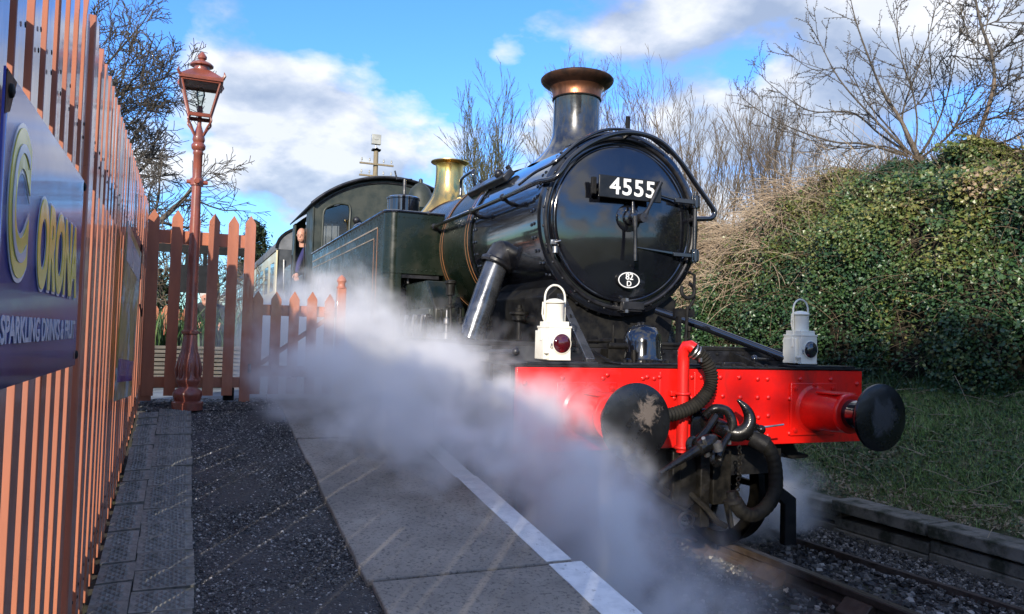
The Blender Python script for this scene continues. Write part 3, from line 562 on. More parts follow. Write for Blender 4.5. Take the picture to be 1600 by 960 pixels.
# ---- coaches
def coach(y0, L_, label, near):
    t = thing('railway_coach', label, 'carriage', (0,y0,0), 0, 'cream and brown railway coaches')
    M_['cream'] = M_.get('cream') or mat('cream_coach_paint', (.60,.52,.30), (.52,.45,.26), .3, .45, scale=3, coat=.2); M_['choc'] = M_.get('choc') or mat('chocolate_coach_paint', (.05,.022,.012), (.07,.03,.018), .3, .45, coat=.3)
    M_['coach_roof'] = M_.get('coach_roof') or mat('grey_coach_roof', (.16,.165,.17), (.10,.105,.11), .6, .8, scale=3); M_['coach_end'] = M_.get('coach_end') or mat('dusty_black_coach_end', (.035,.04,.045), (.06,.065,.07), .35, .5, scale=4)
    pts = []
    for k in range(25):
        a = PI*k/24; pts.append((1.34*math.cos(a), 3.22+.62*math.sin(a)**.85))
    MB().prism([(x,0,z) for x, z in pts], (0,L_,0)).build('roof', M_['coach_roof'], t, smooth=30)
    MB().prism([(-1.30,.0,1.15),(1.30,.0,1.15),(1.31,.0,2.1),(1.29,.0,3.215),(-1.29,.0,3.215),(-1.31,.0,2.1)], (0,L_,0)).build('body_shell', M_['coach_end'], t)
    for s in (-1,1):
        X = lambda a: tuple(sorted((s*1.312, s*1.325)))
        x0, x1 = X(0); sd_ = MB().box((x0,.02,2.12),(x1,L_-.02,2.36)).box((x0,.02,3.0),(x1,L_-.02,3.2)).build('cream_side', M_['cream'], t); MB().box((x0,.02,1.15),(x1,L_-.02,2.115)).build('brown_side', M_['choc'], t)
        y = .02; k = 0
        while y < L_-.9:
            MB().box((x0,y,2.361),(x1,y+(.62 if k == 0 else .42),2.999)).build('cream_panel', M_['cream'], t); y += .62 if k == 0 else .42
            MB().box((x0+.004 if s < 0 else x0,y,2.362),(x1 if s < 0 else x1-.004,y+.9,2.998)).build('window', M_['lens_dark'], t); y += .9; k += 1
        MB().tube([(s*1.335,.01,1.2),(s*1.335,.01,3.2)], .02, 6).build('corner_beading', M_['cream'], t)
    MB().tube([(x*1.01,-.01,z+.012) for x, z in pts], .03, 6).build('roof_end_beading', M_['sooty'], t)
    MB().box((-.5,-.35,1.2),(.5,-.001,3.3)).build('gangway', M_['sooty'], t, bevel=.05); MB().tube([(-1.15,-.04,1.6),(-1.2,-.04,3.0)], .02, 6).tube([(-.75,-.04,1.6),(-.78,-.04,3.3)], .02, 6).build('end_handrail', M_['steel'], t)
    for y in (2.2,4.4,L_-4.4,L_-2.2): MB().cyl((-.78,y,.45),(.78,y,.45),.45,None,20).build('wheelset', M_['sooty'], t)
    MB().box((-1.2,.1,.9),(1.2,L_-.1,1.14)).build('underframe', M_['sooty'], t)
coach(12.95, 17.5, 'nearest cream and brown coach, coupled behind the engine', True)
coach(31.2, 17.5, 'farther cream and brown coach beyond the nearest one', False)
# ================================================================ the steam locomotive (rail level z = 0, front of the beam y = 0, running back along +Y)
SMZ = 2.38   # centre line of the boiler
loco = thing('steam_locomotive', 'black and dark green steam tank engine with red buffer beam number 4555', 'locomotive')
def LP(mb, name, m, par=None, **k): return mb.build(name, M_[m], par if par is not None else loco, **k)

# ---- buffer beam and its rivets
beam = LP(MB().box((-1.32, 0, .82), (1.32, .03, 1.31)), 'buffer_beam', 'red', bevel=.004)
LP(MB().box((-1.33, -.006, 1.313), (1.33, .55, 1.325)), 'front_deck', 'sooty', bevel=.003)
LP(MB().box((-1.318, .033, 1.18), (1.318, .09, 1.312)).box((-1.318, .033, .83), (1.318, .05, 1.17)), 'beam_backing', 'sooty')
RV = [(-.73,1.27),(-.45,1.26),(-.36,1.26),(-.12,1.26),(-.05,1.26),(.1,1.26),(.25,1.26),(-.12,1.13),(.12,1.14),(.26,1.13),(-.12,.99),(-.06,.95),(-.12,.88),(.4,1.25),(.48,1.25),(.76,1.25),(1.03,1.25),(1.27,1.22),(.4,1.13),(.49,1.13),(.67,1.12),(.41,1.0),(.49,1.01),(.67,.89),(.49,.88)]
RV += [(-x, z) for x, z in RV if x > .3]+[(-.25, 1.13), (-.41, .88), (-.3, .9), (1.27, .9), (-1.27, .9), (1.27, 1.06)]
rv0 = None
for x, z in RV:
    if rv0 is None:
        rv0 = MB().lathe([(.017, 0), (.0165, .004), (.012, .011), (.005, .0145)], (0,0,0), (0,-1,0), 10).build('rivet', M_['red'], beam); rv0.location = (x, -.0005, z)
    else: inst(rv0, 'rivet', beam, (x, -.0005, z))
LP(MB().box((-.36, -.007, .835), (-.34, -.0005, 1.29)), 'beam_strap', 'red', beam, bevel=.002); LP(MB().box((-.1, -.007, .835), (-.085, -.0005, 1.29)), 'beam_strap', 'red', beam, bevel=.002)

# ---- buffers
def buffer(x, label, facem):
    b = thing('buffer', None, None, (0,0,0)); b.parent = loco
    if label: b['label'] = label
    h = LP(MB().lathe([(.17,0),(.17,.012),(.142,.03),(.135,.10),(.128,.26),(.122,.30),(.128,.31),(.128,.335),(.112,.34),(.095,.338)], (x,0,1.05), (0,-1,0), 40).prism([(x-.2,-.001,.875),(x+.2,-.001,.875),(x+.2,-.001,1.225),(x-.2,-.001,1.225)], (0,-.016,0)), 'buffer_housing', 'red', b, bevel=.004)
    for dx, dz in ((-.165,-.14),(.165,-.14),(-.165,.14),(.165,.14),(0,.16)):
        inst(bolt0, 'bolt', h, (x+dx, -.017, 1.05+dz)) if bolt0 else None
    LP(MB().box((x-.09,-.29,1.165),(x+.09,-.12,1.178)), 'casting_rib', 'red', h, bevel=.004)
    LP(MB().lathe([(.092,.33),(.092,.43),(.075,.435),(.073,.50),(.10,.535)], (x,0,1.05), (0,-1,0), 32), 'buffer_shank', 'gloss_black', b)
    LP(MB().lathe([(.10,.528),(.195,.540),(.205,.546),(.2075,.556),(.205,.566),(.17,.575),(.09,.5815),(0.004,.583)], (x,0,1.05), (0,-1,0), 64), 'buffer_head', facem, b)
    return b
bolt0 = MB().lathe([(.018,0),(.018,.010),(.008,.011),(.008,.018)], (0,0,0), (0,-1,0), 6).build('bolt', M_['red'], beam); bolt0.location = (-1.27, -.0005, 1.0)
def buffer_face(name, cx, patch, worn, lo, hi, sc):
    m = mat(name, (.004,.004,.005), (.009,.009,.010), .22, .40, scale=6, bump=.12, bscale=30, coat=.25)
    nt = m.node_tree; N = nt.nodes; L = nt.links; b = N['Principled BSDF']
    tc = N.new('ShaderNodeTexCoord'); sp = N.new('ShaderNodeVectorMath'); sp.operation = 'DISTANCE'; sp.inputs[1].default_value = (cx, -.58, patch)
    L.new(tc.outputs['Object'], sp.inputs[0]); nz = N.new('ShaderNodeTexNoise'); nz.inputs['Scale'].default_value = sc; nz.inputs['Detail'].default_value = 6; nz.inputs['Roughness'].default_value = .7; nz.inputs['Distortion'].default_value = 1.2
    L.new(tc.outputs['Object'], nz.inputs['Vector'])
    s = N.new('ShaderNodeMath'); s.operation = 'MULTIPLY_ADD'; L.new(nz.outputs['Fac'], s.inputs[0]); s.inputs[1].default_value = -.30; L.new(sp.outputs['Value'], s.inputs[2])
    mr = N.new('ShaderNodeMapRange'); L.new(s.outputs[0], mr.inputs[0]); mr.inputs[1].default_value = hi; mr.inputs[2].default_value = lo; mr.inputs[3].default_value = 0; mr.inputs[4].default_value = 1
    old = b.inputs['Base Color'].links[0].from_socket; mx = N.new('ShaderNodeMix'); mx.data_type = 'RGBA'; L.new(mr.outputs[0], mx.inputs[0]); L.new(old, mx.inputs[6]); mx.inputs[7].default_value = worn+(1,)
    L.new(mx.outputs[2], b.inputs['Base Color']); ca = N.new('ShaderNodeMath'); ca.operation = 'MULTIPLY_ADD'; L.new(mr.outputs[0], ca.inputs[0]); ca.inputs[1].default_value = -.25; ca.inputs[2].default_value = .25; L.new(ca.outputs[0], b.inputs['Coat Weight'])
    M_[name] = m
buffer_face('greasy_buffer_face', -.82, 1.10, (.115,.095,.082), -.105, -.065, 17)
buffer_face('scuffed_buffer_face', .87, 1.05, (.045,.047,.052), -.08, -.03, 9)
buffer(-.87, 'buffer with a greasy grey scuff on its black head', 'greasy_buffer_face')
buffer(.87, 'buffer with faint swirling marks on its black head', 'scuffed_buffer_face')

# ---- vacuum standpipe and corrugated hose
vp = LP(MB().tube([(-.222,-.055,.80),(-.222,-.055,1.37)], .036, 16).tube([(-.222,-.055,1.36),(-.222,-.055,1.425),(-.216,-.07,1.452),(-.20,-.095,1.455),(-.185,-.11,1.44)], .037, 14), 'vacuum_standpipe', 'red')
LP(MB().box((-.29,-.03,1.145),(-.15,-.004,1.175)).torus((-.222,-.055,1.16),(0,0,1),.04,.010,20,8).torus((-.222,-.055,.83),(0,0,1),.04,.012,20,8), 'pipe_clip', 'red', vp, bevel=.002)
hp = bezier([(-.20,-.105,1.43),(-.13,-.125,1.39),(-.07,-.13,1.29),(-.085,-.13,1.19),(-.17,-.13,1.105),(-.29,-.13,1.055),(-.43,-.13,1.03),(-.56,-.12,1.02)], 210)
hose = LP(MB().tube(hp, [.040+.0045*math.cos(i*2*PI/5.0) for i in range(len(hp))], 18), 'vacuum_hose', 'rubber', smooth=70)
LP(MB().torus((-.188,-.109,1.425),(.55,-.15,-.35),.042,.007,20,6).torus((-.17,-.113,1.415),(.6,-.15,-.4),.043,.006,20,6).box((-.175,-.16,1.36),(-.16,-.145,1.385)), 'hose_clip', 'steel', hose)

# ---- draw hook, screw coupling, steam heating hose
dh = LP(MB().prism([(-.13,-.002,.86),(.12,-.002,.86),(.12,-.002,1.065),(-.13,-.002,1.065)], (0,-.022,0)), 'hook_plate', 'gloss_black', bevel=.006)
hk = [(-.02,-.02,.98,.05),(-.0,-.10,.965,.052),(.03,-.17,.94,.055),(.08,-.225,.93,.050),(.122,-.25,.975,.043),(.130,-.25,1.035,.036),(.104,-.24,1.09,.026),(.062,-.22,1.135,.009)]
LP(MB().tube(bezier([h[:3] for h in hk], 35), [np.interp(i/35, np.linspace(0,1,8), [h[3] for h in hk]) for i in range(36)], 12), 'draw_hook', 'oily_black', dh, smooth=60)
LP(MB().tube(bezier([(-.10,-.12,1.03),(-.06,-.16,1.075),(.01,-.19,1.06),(.035,-.21,.985),(.02,-.2,.90)], 24), .030, 12), 'hook_shackle', 'oily_black', dh)
sc_ = LP(MB().tube([(-.085,-.20,1.035),(-.16,-.23,.97),(-.285,-.26,.865)], [.024,.022,.030], 12).tube([(.0,-.22,.92),(-.05,-.24,.88),(-.13,-.28,.80)], [.022,.022,.028], 12).torus((-.285,-.26,.865),(.3,-.9,.2),.045,.02,20,8).torus((-.14,-.28,.80),(.3,-.9,.2),.04,.02,20,8), 'screw_coupling', 'oily_black')
LP(MB().tube([(-.16,-.29,.915),(-.20,-.30,.90),(-.24,-.305,.882),(-.29,-.31,.86),(-.30,-.31,.855),(-.57,-.34,.735)], [.03,.048,.052,.044,.030,.013], 14), 'coupling_screw', 'oily_black', sc_)
LP(MB().tube([(-.30,-.37,.93),(-.26,-.34,.885),(-.22,-.30,.82)], [.012,.012,.020], 8).cyl((-.19,-.345,.90),(-.17,-.345,.85),.03,.026,10), 'tommy_bar', 'steel', sc_)
hv = LP(MB().lathe([(.028,0),(.04,.01),(.042,.05),(.03,.06),(.05,.075),(.05,.10),(.03,.11),(.035,.14)], (.165,-.22,.885), (0,0,1), 14).cyl((.12,-.2,.93),(.22,-.25,.93),.036,None,12).cyl((.165,-.02,.93),(.165,-.24,.93),.03,None,12).cyl((.10,-.23,.90),(.10,-.23,.98),.02,None,8).ball((.21,-.26,.955),.03), 'steam_heat_valve', 'oily_black', bevel=.002)
LP(MB().tube([(.18,-.25,.965),(.25,-.27,.972),(.37,-.28,.985)], [.009,.007,.006], 8), 'valve_lever', 'steel', hv)
hs = bezier([(.17,-.22,.90),(.215,-.27,.885),(.265,-.30,.80),(.285,-.31,.69),(.27,-.32,.58),(.21,-.32,.50),(.12,-.32,.455),(.03,-.32,.475),(-.02,-.30,.545)], 90)
hh = LP(MB().tube(hs, [.043+(.0012*math.cos(i*1.6)) for i in range(len(hs))], 14), 'steam_heat_hose', 'rubber', smooth=70)
LP(MB().cyl((.17,-.225,.905),(.235,-.285,.86),.053,.056,14), 'hose_collar', 'sooty', hh)
LP(MB().lathe([(.03,0),(.055,.01),(.055,.03),(.03,.04),(.03,.08)], (-.02,-.30,.52), (-.2,.1,1), 12), 'hose_coupling_head', 'sooty', hh)
ch = LP(MB().box((.0,-.2,.86),(.035,-.17,.895)), 'chain_hanger', 'steel', smooth=0)
for k in range(13):
    z = .85-k*.031; M0 = MB().torus((.04+.008*math.sin(k*.6),-.27,z), (1,0,0) if k % 2 else (0,1,0), .0125, .0042, 12, 5)
    m_ = M0.build('chain_link', M_['grimy'], ch); m_.scale = (1,1,1)

# ---- running plate, valance, steps
rp = LP(MB().box((-1.30,.5,1.425),(1.30,12.2,1.45)), 'running_plate', 'sooty', bevel=.003)
LP(MB().box((-1.28,.50,1.326),(1.28,.53,1.423)).box((-1.275,.53,1.20),(-1.255,12.2,1.42)).box((1.255,.53,1.20),(1.275,12.2,1.42)).box((-.95,.532,1.02),(-.6,.56,1.32)), 'valance', 'black', rp)
rr_ = MB()
for k in range(14): rr_.lathe([(.013,0),(.010,.008),(.003,.011)], (-1.276,.75+k*.22,1.385), (-1,0,0), 8)
for k in range(11): rr_.lathe([(.013,0),(.010,.008),(.003,.011)], (-1.15+k*.23,.499,1.40), (0,-1,0), 8)
LP(rr_, 'valance_bolts', 'sooty', rp, kind='stuff')
LP(MB().tube([(-1.29,.10,1.395),(-1.29,1.45,1.375)], .012, 8).ball((-1.29,.09,1.396),.026).box((-1.30,.5,1.33),(-1.27,.53,1.40)), 'drain_cock_rod', 'black')
LP(MB().tube([(.62,.28,1.375),(1.0,.28,1.37)], .013, 8).ball((.61,.28,1.375),.028), 'front_deck_rod', 'gloss_black')
for a, b in (((.40,.34,1.326),(.72,.48,1.345)),((.75,.02,1.326),(1.28,.20,1.342)),((-1.25,.02,1.326),(-.78,.24,1.342)),((-.6,.05,1.326),(-.02,.30,1.340))): LP(MB().box(a, b), 'deck_plate', 'black', bevel=.003)
# coil of pipe unions between the beam and the box
lp_ = MB()
for k in range(9): x = -.55+.07*k; lp_.lathe([(.014,0),(.014,.014),(.007,.02)], (x,.10+.05*(k % 2),1.341), (0,0,1), 6)
for k in range(7): lp_.lathe([(.014,0),(.014,.014),(.007,.02)], (.0+.09*k,.08,1.326), (0,0,1), 6)
LP(lp_, 'deck_bolts', 'sooty', kind='stuff')

# ---- smokebox, ring, rivets, door
smb = LP(MB().lathe([(.70,0),(.70,1.44)], (0,1.12,SMZ), (0,1,0), 96, cap=False).lathe([(.60,0),(.69,0),(.715,.012),(.715,.07),(.70,.085)], (0,1.09,SMZ), (0,1,0), 96, cap=False), 'smokebox', 'gloss_black')
LP(MB().lathe([(.60,0),(.60,.06)], (0,1.09,SMZ), (0,1,0), 72), 'door_seat', 'black', smb)
LP(MB().torus((0,1.085,SMZ),(0,1,0),.655,.016,80,8), 'front_ring', 'black', smb)
rr_ = MB()
for row_y, n, r_ in ((1.155, 44, .715), (1.235, 44, .70), (2.44, 40, .70), (2.50, 40, .70)):
    for k in range(n):
        t = 2*PI*(k+.5)/n; rr_.lathe([(.0145,-.002),(.0125,.007),(.005,.011)], (r_*math.cos(t),row_y,SMZ+r_*math.sin(t)), (math.cos(t),0,math.sin(t)), 7)
LP(rr_, 'smokebox_rivets', 'gloss_black', smb, kind='stuff')
rr_ = MB()
for k in range(30):
    t = 2*PI*(k+.5)/30; rr_.lathe([(.012,0),(.010,.006),(.004,.010)], (.672*math.cos(t),1.09,SMZ+.672*math.sin(t)), (0,-1,0), 7)
LP(rr_, 'ring_rivets', 'black', smb, kind='stuff')
door = LP(MB().lathe([(.605,0),(.605,.022),(.598,.034),(.57,.042),(.50,.056),(.40,.074),(.28,.092),(.15,.103),(.05,.106),(.002,.106)], (-.012,1.085,SMZ), (0,-1,0), 128), 'smokebox_door', 'gloss_black', smooth=50)
LP(MB().torus((-.012,1.055,SMZ),(0,1,0),.600,.010,110,8), 'door_rim', 'gloss_black', door)
LP(MB().box((.40,.965,2.565),(.60,.985,2.60)).prism([(.27,.965,2.60),(.27,.965,2.612),(.45,.975,2.60),(.45,.975,2.575)], (0,.02,0)), 'hinge_strap', 'gloss_black', door, bevel=.003)
LP(MB().box((.40,.975,2.145),(.60,.995,2.175)).prism([(.05,.972,2.185),(.05,.972,2.195),(.45,.985,2.175),(.45,.985,2.155)], (0,.02,0)), 'hinge_strap', 'gloss_black', door, bevel=.003)
hg = LP(MB().cyl((.60,.985,2.10),(.60,.985,2.66),.017,None,12), 'hinge_pin', 'black', door)
for z in (2.585, 2.16): LP(MB().cyl((.60,.985,z-.05),(.60,.985,z+.05),.032,None,12).box((.60,1.0,z-.035),(.66,1.09,z+.035)).box((.575,.955,z-.04),(.625,.975,z+.04)), 'hinge_knuckle', 'gloss_black', hg, bevel=.004)
bs = LP(MB().lathe([(.105,0),(.105,.012),(.085,.02),(.06,.022),(.055,.05),(.03,.055),(.03,.09),(.02,.095)], (-.012,.985,2.405), (0,-1,0), 32), 'door_boss', 'gloss_black', door)
LP(MB().tube([(-.005,.90,2.41),(.0,.895,2.30),(.005,.895,2.075)], [.026,.014,.017], 12).tube([(-.005,.925,2.43),(-.01,.925,2.54)], [.02,.010], 10), 'door_handle', 'black', bs)
LP(MB().tube([(.06,.885,2.40),(.10,.882,2.47),(.205,.878,2.685)], [.030,.013,.018], 12).cyl((.055,.86,2.40),(.055,.93,2.40),.036,None,14), 'door_locking_lever', 'black', bs)
LP(MB().box((-.64,1.0,2.165),(-.60,1.03,2.20)).cyl((-.615,.99,2.15),(-.615,.99,2.10),.020,None,10).tube([(-.615,1.0,2.18),(-.57,.99,2.195)], .008, 8), 'door_clamp', 'steel', smb, bevel=.003)
LP(MB().box((-.035,.985,1.715),(.15,1.0,1.775)).box((-.03,1.0,1.70),(.14,1.09,1.712)), 'lower_lamp_bracket', 'black', smb, bevel=.004)
LP(MB().box((-.012,.99,1.69),(.012,1.07,1.80)), 'bracket_rib', 'steel', smb)
# plates with their writing
npl = LP(MB().box((-.315,.895,2.53),(.225,.912,2.695)), 'number_plate', 'number_black', door, bevel=.004)
LP(MB().box((-.352,.93,2.555),(-.318,.96,2.68)).box((-.30,.912,2.58),(.2,.99,2.60)), 'plate_bracket', 'sooty', door, bevel=.003)
text('number_lettering', '4555', .172, (-.028,.893,2.614), M_['number_white'], npl, off=.0030, sx=1.06, space=1.12)
sp_ = MB(); n = 40
sp_.prism([(.013+.10*math.cos(2*PI*k/n),.992,1.936+.066*math.sin(2*PI*k/n)) for k in range(n)], (0,.02,0))
shed = LP(sp_, 'shed_plate', 'number_black', door)
rg = MB(); rg.tube([(.013+.090*math.cos(2*PI*k/n),.9905,1.936+.057*math.sin(2*PI*k/n)) for k in range(n+1)], .0042, 6, cap=False); LP(rg, 'plate_border', 'number_white', shed)
text('shed_lettering', '82', .068, (.016,.990,1.961), M_['number_white'], shed, off=.0006)
text('shed_lettering', 'D', .058, (.013,.990,1.908), M_['number_white'], shed, off=.0006)
# handrail that runs along the boiler and over the door
hr = [(-.78,3.48,2.585),(-.78,2.4,2.585),(-.78,1.7,2.59),(-.77,1.35,2.60),(-.72,1.12,2.63),(-.62,.99,2.66),(-.50,.98,2.82),(-.28,.98,2.975),(-.02,.98,3.06),(.24,.98,3.035),(.44,.98,2.90),(.60,.98,2.73),(.755,.98,2.565),(.785,.98,2.515),(.755,.98,2.472),(.70,.98,2.462),(.60,1.0,2.455)]
hrail = LP(MB().tube(bezier(hr, 120), .020, 10), 'handrail', 'gloss_black', smooth=60)
LP(MB().tube(bezier([(-.74,1.4,2.66),(-.70,1.2,2.72),(-.58,1.07,2.80),(-.40,1.05,2.965),(-.15,1.05,3.085),(.15,1.05,3.085),(.40,1.06,2.97)], 60), .012, 8), 'blower_pipe', 'gloss_black', smooth=60)
for x, y, z in ((-.78,3.47,2.585),(-.78,2.35,2.585),(-.78,1.62,2.59)):
    LP(MB().ball((x,y,z),.032).tube([(x,y,z),(x+.05,y+.02,z-.03),(x+.11,y+.04,z-.04)], [.02,.014,.022], 10), 'handrail_knob', 'black', hrail)
LP(MB().tube([(.0,1.0,3.055),(.0,1.09,3.05)], .018, 8).tube([(.60,1.0,2.45),(.60,1.09,2.45)], .018, 8), 'handrail_knob', 'black', hrail)
# ejector box and fittings on the smokebox side
th = R(136); c_ = Vector((.735*math.cos(th),0,SMZ+.735*math.sin(th)))
Mx = Matrix.Translation(c_) @ Matrix.Rotation(-(th-PI/2), 4, 'Y')
LP(MB().box((-.06,2.12,-.03),(.06,3.05,.035), Mx), 'header_casing', 'black', bevel=.012)
LP(MB().ball(Mx @ Vector((0,2.28,.05)), .042), 'casing_valve', 'black')
for a, b, r_ in ((.09,2.5,.024),(.1,2.95,.018),(.12,2.3,.022)): LP(MB().cyl(Mx @ Vector((a,b,0)), Mx @ Vector((a,b,.05)), r_, None, 10), 'casing_stud', 'black')
LP(MB().tube(bezier([(-.42,3.25,2.96),(-.46,3.25,3.12),(-.43,3.32,3.17),(-.40,3.75,3.17),(-.38,3.85,3.12),(-.38,3.85,3.0)], 30), .017, 8), 'grab_rail', 'gloss_black', smooth=60)

# ---- chimney
chm = LP(MB().lathe([(.42,-.10),(.345,-.035),(.28,.035),(.235,.10),(.212,.17),(.205,.24),(.200,.50),(.205,.515)], (0,1.9,3.055), (0,0,1), 64, cap=False), 'chimney', 'chimney_black')
cap_ = LP(MB().lathe([(.208,0),(.213,.004),(.211,.03),(.214,.06),(.224,.085),(.236,.10)], (0,1.9,3.565), (0,0,1), 64, cap=False), 'copper_cap', 'copper', chm)
LP(MB().lathe([(.232,-.052),(.250,-.040),(.278,-.026),(.302,-.010),(.316,.008),(.319,.022),(.310,.034),(.280,.046),(.250,.058),(.222,.066),(.204,.060),(.192,.0),(.18,-.3)], (0,1.9,3.714), (0,0,1), 64, cap=False).lathe([(.001,-.12),(.2,-.12)], (0,1.9,3.714), (0,0,1), 32, cap=False), 'cap_rim', 'copper_dark', cap_)
LP(MB().torus((0,1.9,3.562),(0,0,1),.208,.007,64,8), 'cap_joint', 'sooty', chm)
LP(MB().box((.30,1.55,3.00),(.335,1.575,3.38)).box((.26,1.55,2.99),(.335,1.62,3.01)), 'top_lamp_iron', 'sooty', bevel=.003)

# ---- boiler barrel, bands, safety valve bonnet, firebox
boil = LP(MB().lathe([(.70,0),(.705,.05),(.735,2.9),(.745,3.4)], (0,2.56,SMZ), (0,1,0), 96, cap=False), 'boiler', 'green')
LP(MB().lathe([(.71,0),(.722,.004),(.722,.05),(.71,.054)], (0,2.56,SMZ), (0,1,0), 96, cap=False), 'boiler_band', 'gloss_black', boil)
for y, r_ in ((2.64,.712),(3.38,.718),(4.6,.732)):
    bb = LP(MB().lathe([(r_-.01,0),(r_+.008,.003),(r_+.008,.045),(r_-.01,.048)], (0,y,SMZ), (0,1,0), 96, cap=False), 'boiler_band', 'green', boil)
    LP(MB().lathe([(r_+.004,-.012),(r_+.006,-.012),(r_+.006,-.004),(r_+.003,-.004)], (0,y,SMZ), (0,1,0), 96, cap=False).lathe([(r_+.004,.055),(r_+.006,.055),(r_+.006,.063),(r_+.003,.063)], (0,y,SMZ), (0,1,0), 96, cap=False), 'band_lining', 'lining', bb)
LP(MB().lathe([(.43,-.07),(.36,0),(.29,.09),(.235,.18),(.198,.28),(.184,.38),(.178,.50),(.178,.60),(.188,.625),(.238,.645),(.246,.653),(.244,.664),(.20,.668),(.17,.66),(.165,.55)], (0,5.43,3.06), (0,0,1), 64, cap=False), 'safety_valve_bonnet', 'brass')
fbx = MB(); prof = []
for k in range(25):
    a = PI*k/24; prof.append((.70*math.copysign(abs(math.cos(a))**.45, math.cos(a)), 2.45+.76*abs(math.sin(a))**.55))
prof = [(.70,1.46)]+prof+[(-.70,1.46)]
fbx.prism([(x,5.95,z) for x, z in prof], (0,2.6,0)); LP(fbx, 'firebox', 'green', boil, bevel=.03)
LP(MB().lathe([(.20,0),(.19,.12),(.17,.24),(.13,.34),(.07,.40),(.03,.42),(.028,.47),(.001,.49)], (-.12,6.35,3.18), (0,0,1), 32), 'top_feed_cover', 'cabgreen', boil)
LP(MB().tube(bezier([(-.60,5.2,2.86),(-.66,5.15,3.0),(-.55,5.3,3.08),(-.42,5.5,2.96)], 24), .05, 12), 'clack_pipe', 'green', boil)
# ---- saddle, frames, bell-shaped cover, braces, steam pipes
LP(MB().prism([(-.50,1.18,1.45),(.50,1.18,1.45),(.58,1.18,1.80),(.40,1.18,1.95),(-.40,1.18,1.95),(-.58,1.18,1.80)], (0,1.25,0)), 'smokebox_saddle', 'sooty', bevel=.01)
LP(MB().prism([(-.60,.04,.60),(-.60,.04,1.30),(-.60,.5,1.42),(-.60,11,1.42),(-.60,11,.60)], (.03,0,0)).prism([(.57,.04,.60),(.57,.04,1.30),(.57,.5,1.42),(.57,11,1.42),(.57,11,.60)], (.03,0,0)).box((-.57,.06,.62),(.57,.09,1.24)), 'main_frame', 'sooty')
dm = LP(MB().lathe([(.165,0),(.165,.015),(.145,.02),(.135,.05),(.130,.13),(.122,.18),(.095,.225),(.05,.245),(.02,.250)], (-.22,.42,1.34), (0,0,1), 40), 'domed_cover', 'gloss_black')
LP(MB().lathe([(.014,0),(.014,.015),(.006,.02)], (-.22,.42,1.588), (0,0,1), 8).lathe([(.014,0),(.014,.015),(.006,.02)], (-.25,.42,1.585), (0,0,1), 8), 'cover_nut', 'black', dm)
def bar(name, p0, p1, w, t, m):
    p0 = Vector(p0); p1 = Vector(p1); d = (p1-p0).normalized(); s = d.cross(Vector((0,0,1))).normalized()*w/2; u = s.cross(d).normalized()*t/2
    return LP(MB().prism([p0-s-u,p0+s-u,p0+s+u,p0-s+u], p1-p0), name, m, bevel=.004)
bar('front_brace', (-.50,1.12,1.80), (-.78,.12,1.345), .055, .04, 'pipe_grey')
LP(MB().tube([(.30,1.05,1.72),(.52,.75,1.60),(.86,.12,1.355)], .030, 12).box((.82,.05,1.326),(.96,.18,1.35)), 'front_brace', 'gloss_black')
for s, lab in ((-1, None), (1, None)):
    sp = LP(MB().tube([(s*.70,1.88,2.12),(s*.80,1.87,1.86),(s*.94,1.85,1.45)], [.100,.102,.104], 24), 'steam_pipe', 'pipe_grey')
    LP(MB().tube([(s*.56,1.88,2.24),(s*.66,1.88,2.17),(s*.712,1.88,2.085)], [.09,.125,.122], 28).torus((s*.716,1.88,2.085),(s*.45,0,-.9),.118,.026,28,8), 'pipe_flange', 'black', sp)
LP(MB().tube([(.27,.62,1.45),(.27,.60,1.74)], .012, 8).torus((.27,.6,1.85),(.2,1,0),.055,.015,24,8, R(-60), R(230), (1,0,.3)).box((.17,.61,1.66),(.34,.64,1.72)).tube([(.28,.60,1.72),(.34,.62,1.80),(.34,.62,1.97),(.28,.62,1.99)], .011, 8), 'coupling_hook_stowage', 'sooty')
LP(MB().box((.19,.60,1.45),(.22,.63,1.66)), 'front_bracket', 'sooty')
# small fittings forward of the saddle and beside the smokebox
LP(MB().lathe([(.03,0),(.055,.01),(.055,.05),(.075,.055),(.075,.075),(.03,.08),(.03,.10),(.018,.105),(.018,.13)], (-.70,1.42,1.60), (0,0,1), 16).cyl((-.70,1.42,1.62),(-.52,1.5,1.62),.035,None,10).tube([(-.70,1.42,1.6),(-.70,1.42,1.46)], .02, 8), 'snifting_valve', 'grimy', bevel=.002)
LP(MB().box((-.52,.35,1.326),(-.40,.46,1.42)).tube([(-.46,.4,1.42),(-.46,.4,1.58)], .007, 6).cyl((-.52,.36,1.44),(-.38,.36,1.44),.022,None,10).tube([(-.62,.5,1.47),(-.2,.55,1.47),(.2,.62,1.46)], .010, 8).cyl((-.36,.30,1.33),(-.36,.30,1.42),.018,None,8).tube([(-.75,.6,1.5),(-.62,.7,1.62),(-.55,.9,1.70)], .014, 8), 'front_pipework', 'grimy', bevel=.002)
LP(MB().box((.12,.40,1.326),(.16,.43,1.47)).tube([(-.02,.5,1.46),(.30,.5,1.46)], .014, 8).box((-.5,.52,1.45),(-.1,.56,1.49)), 'lamp_iron', 'sooty', bevel=.003)
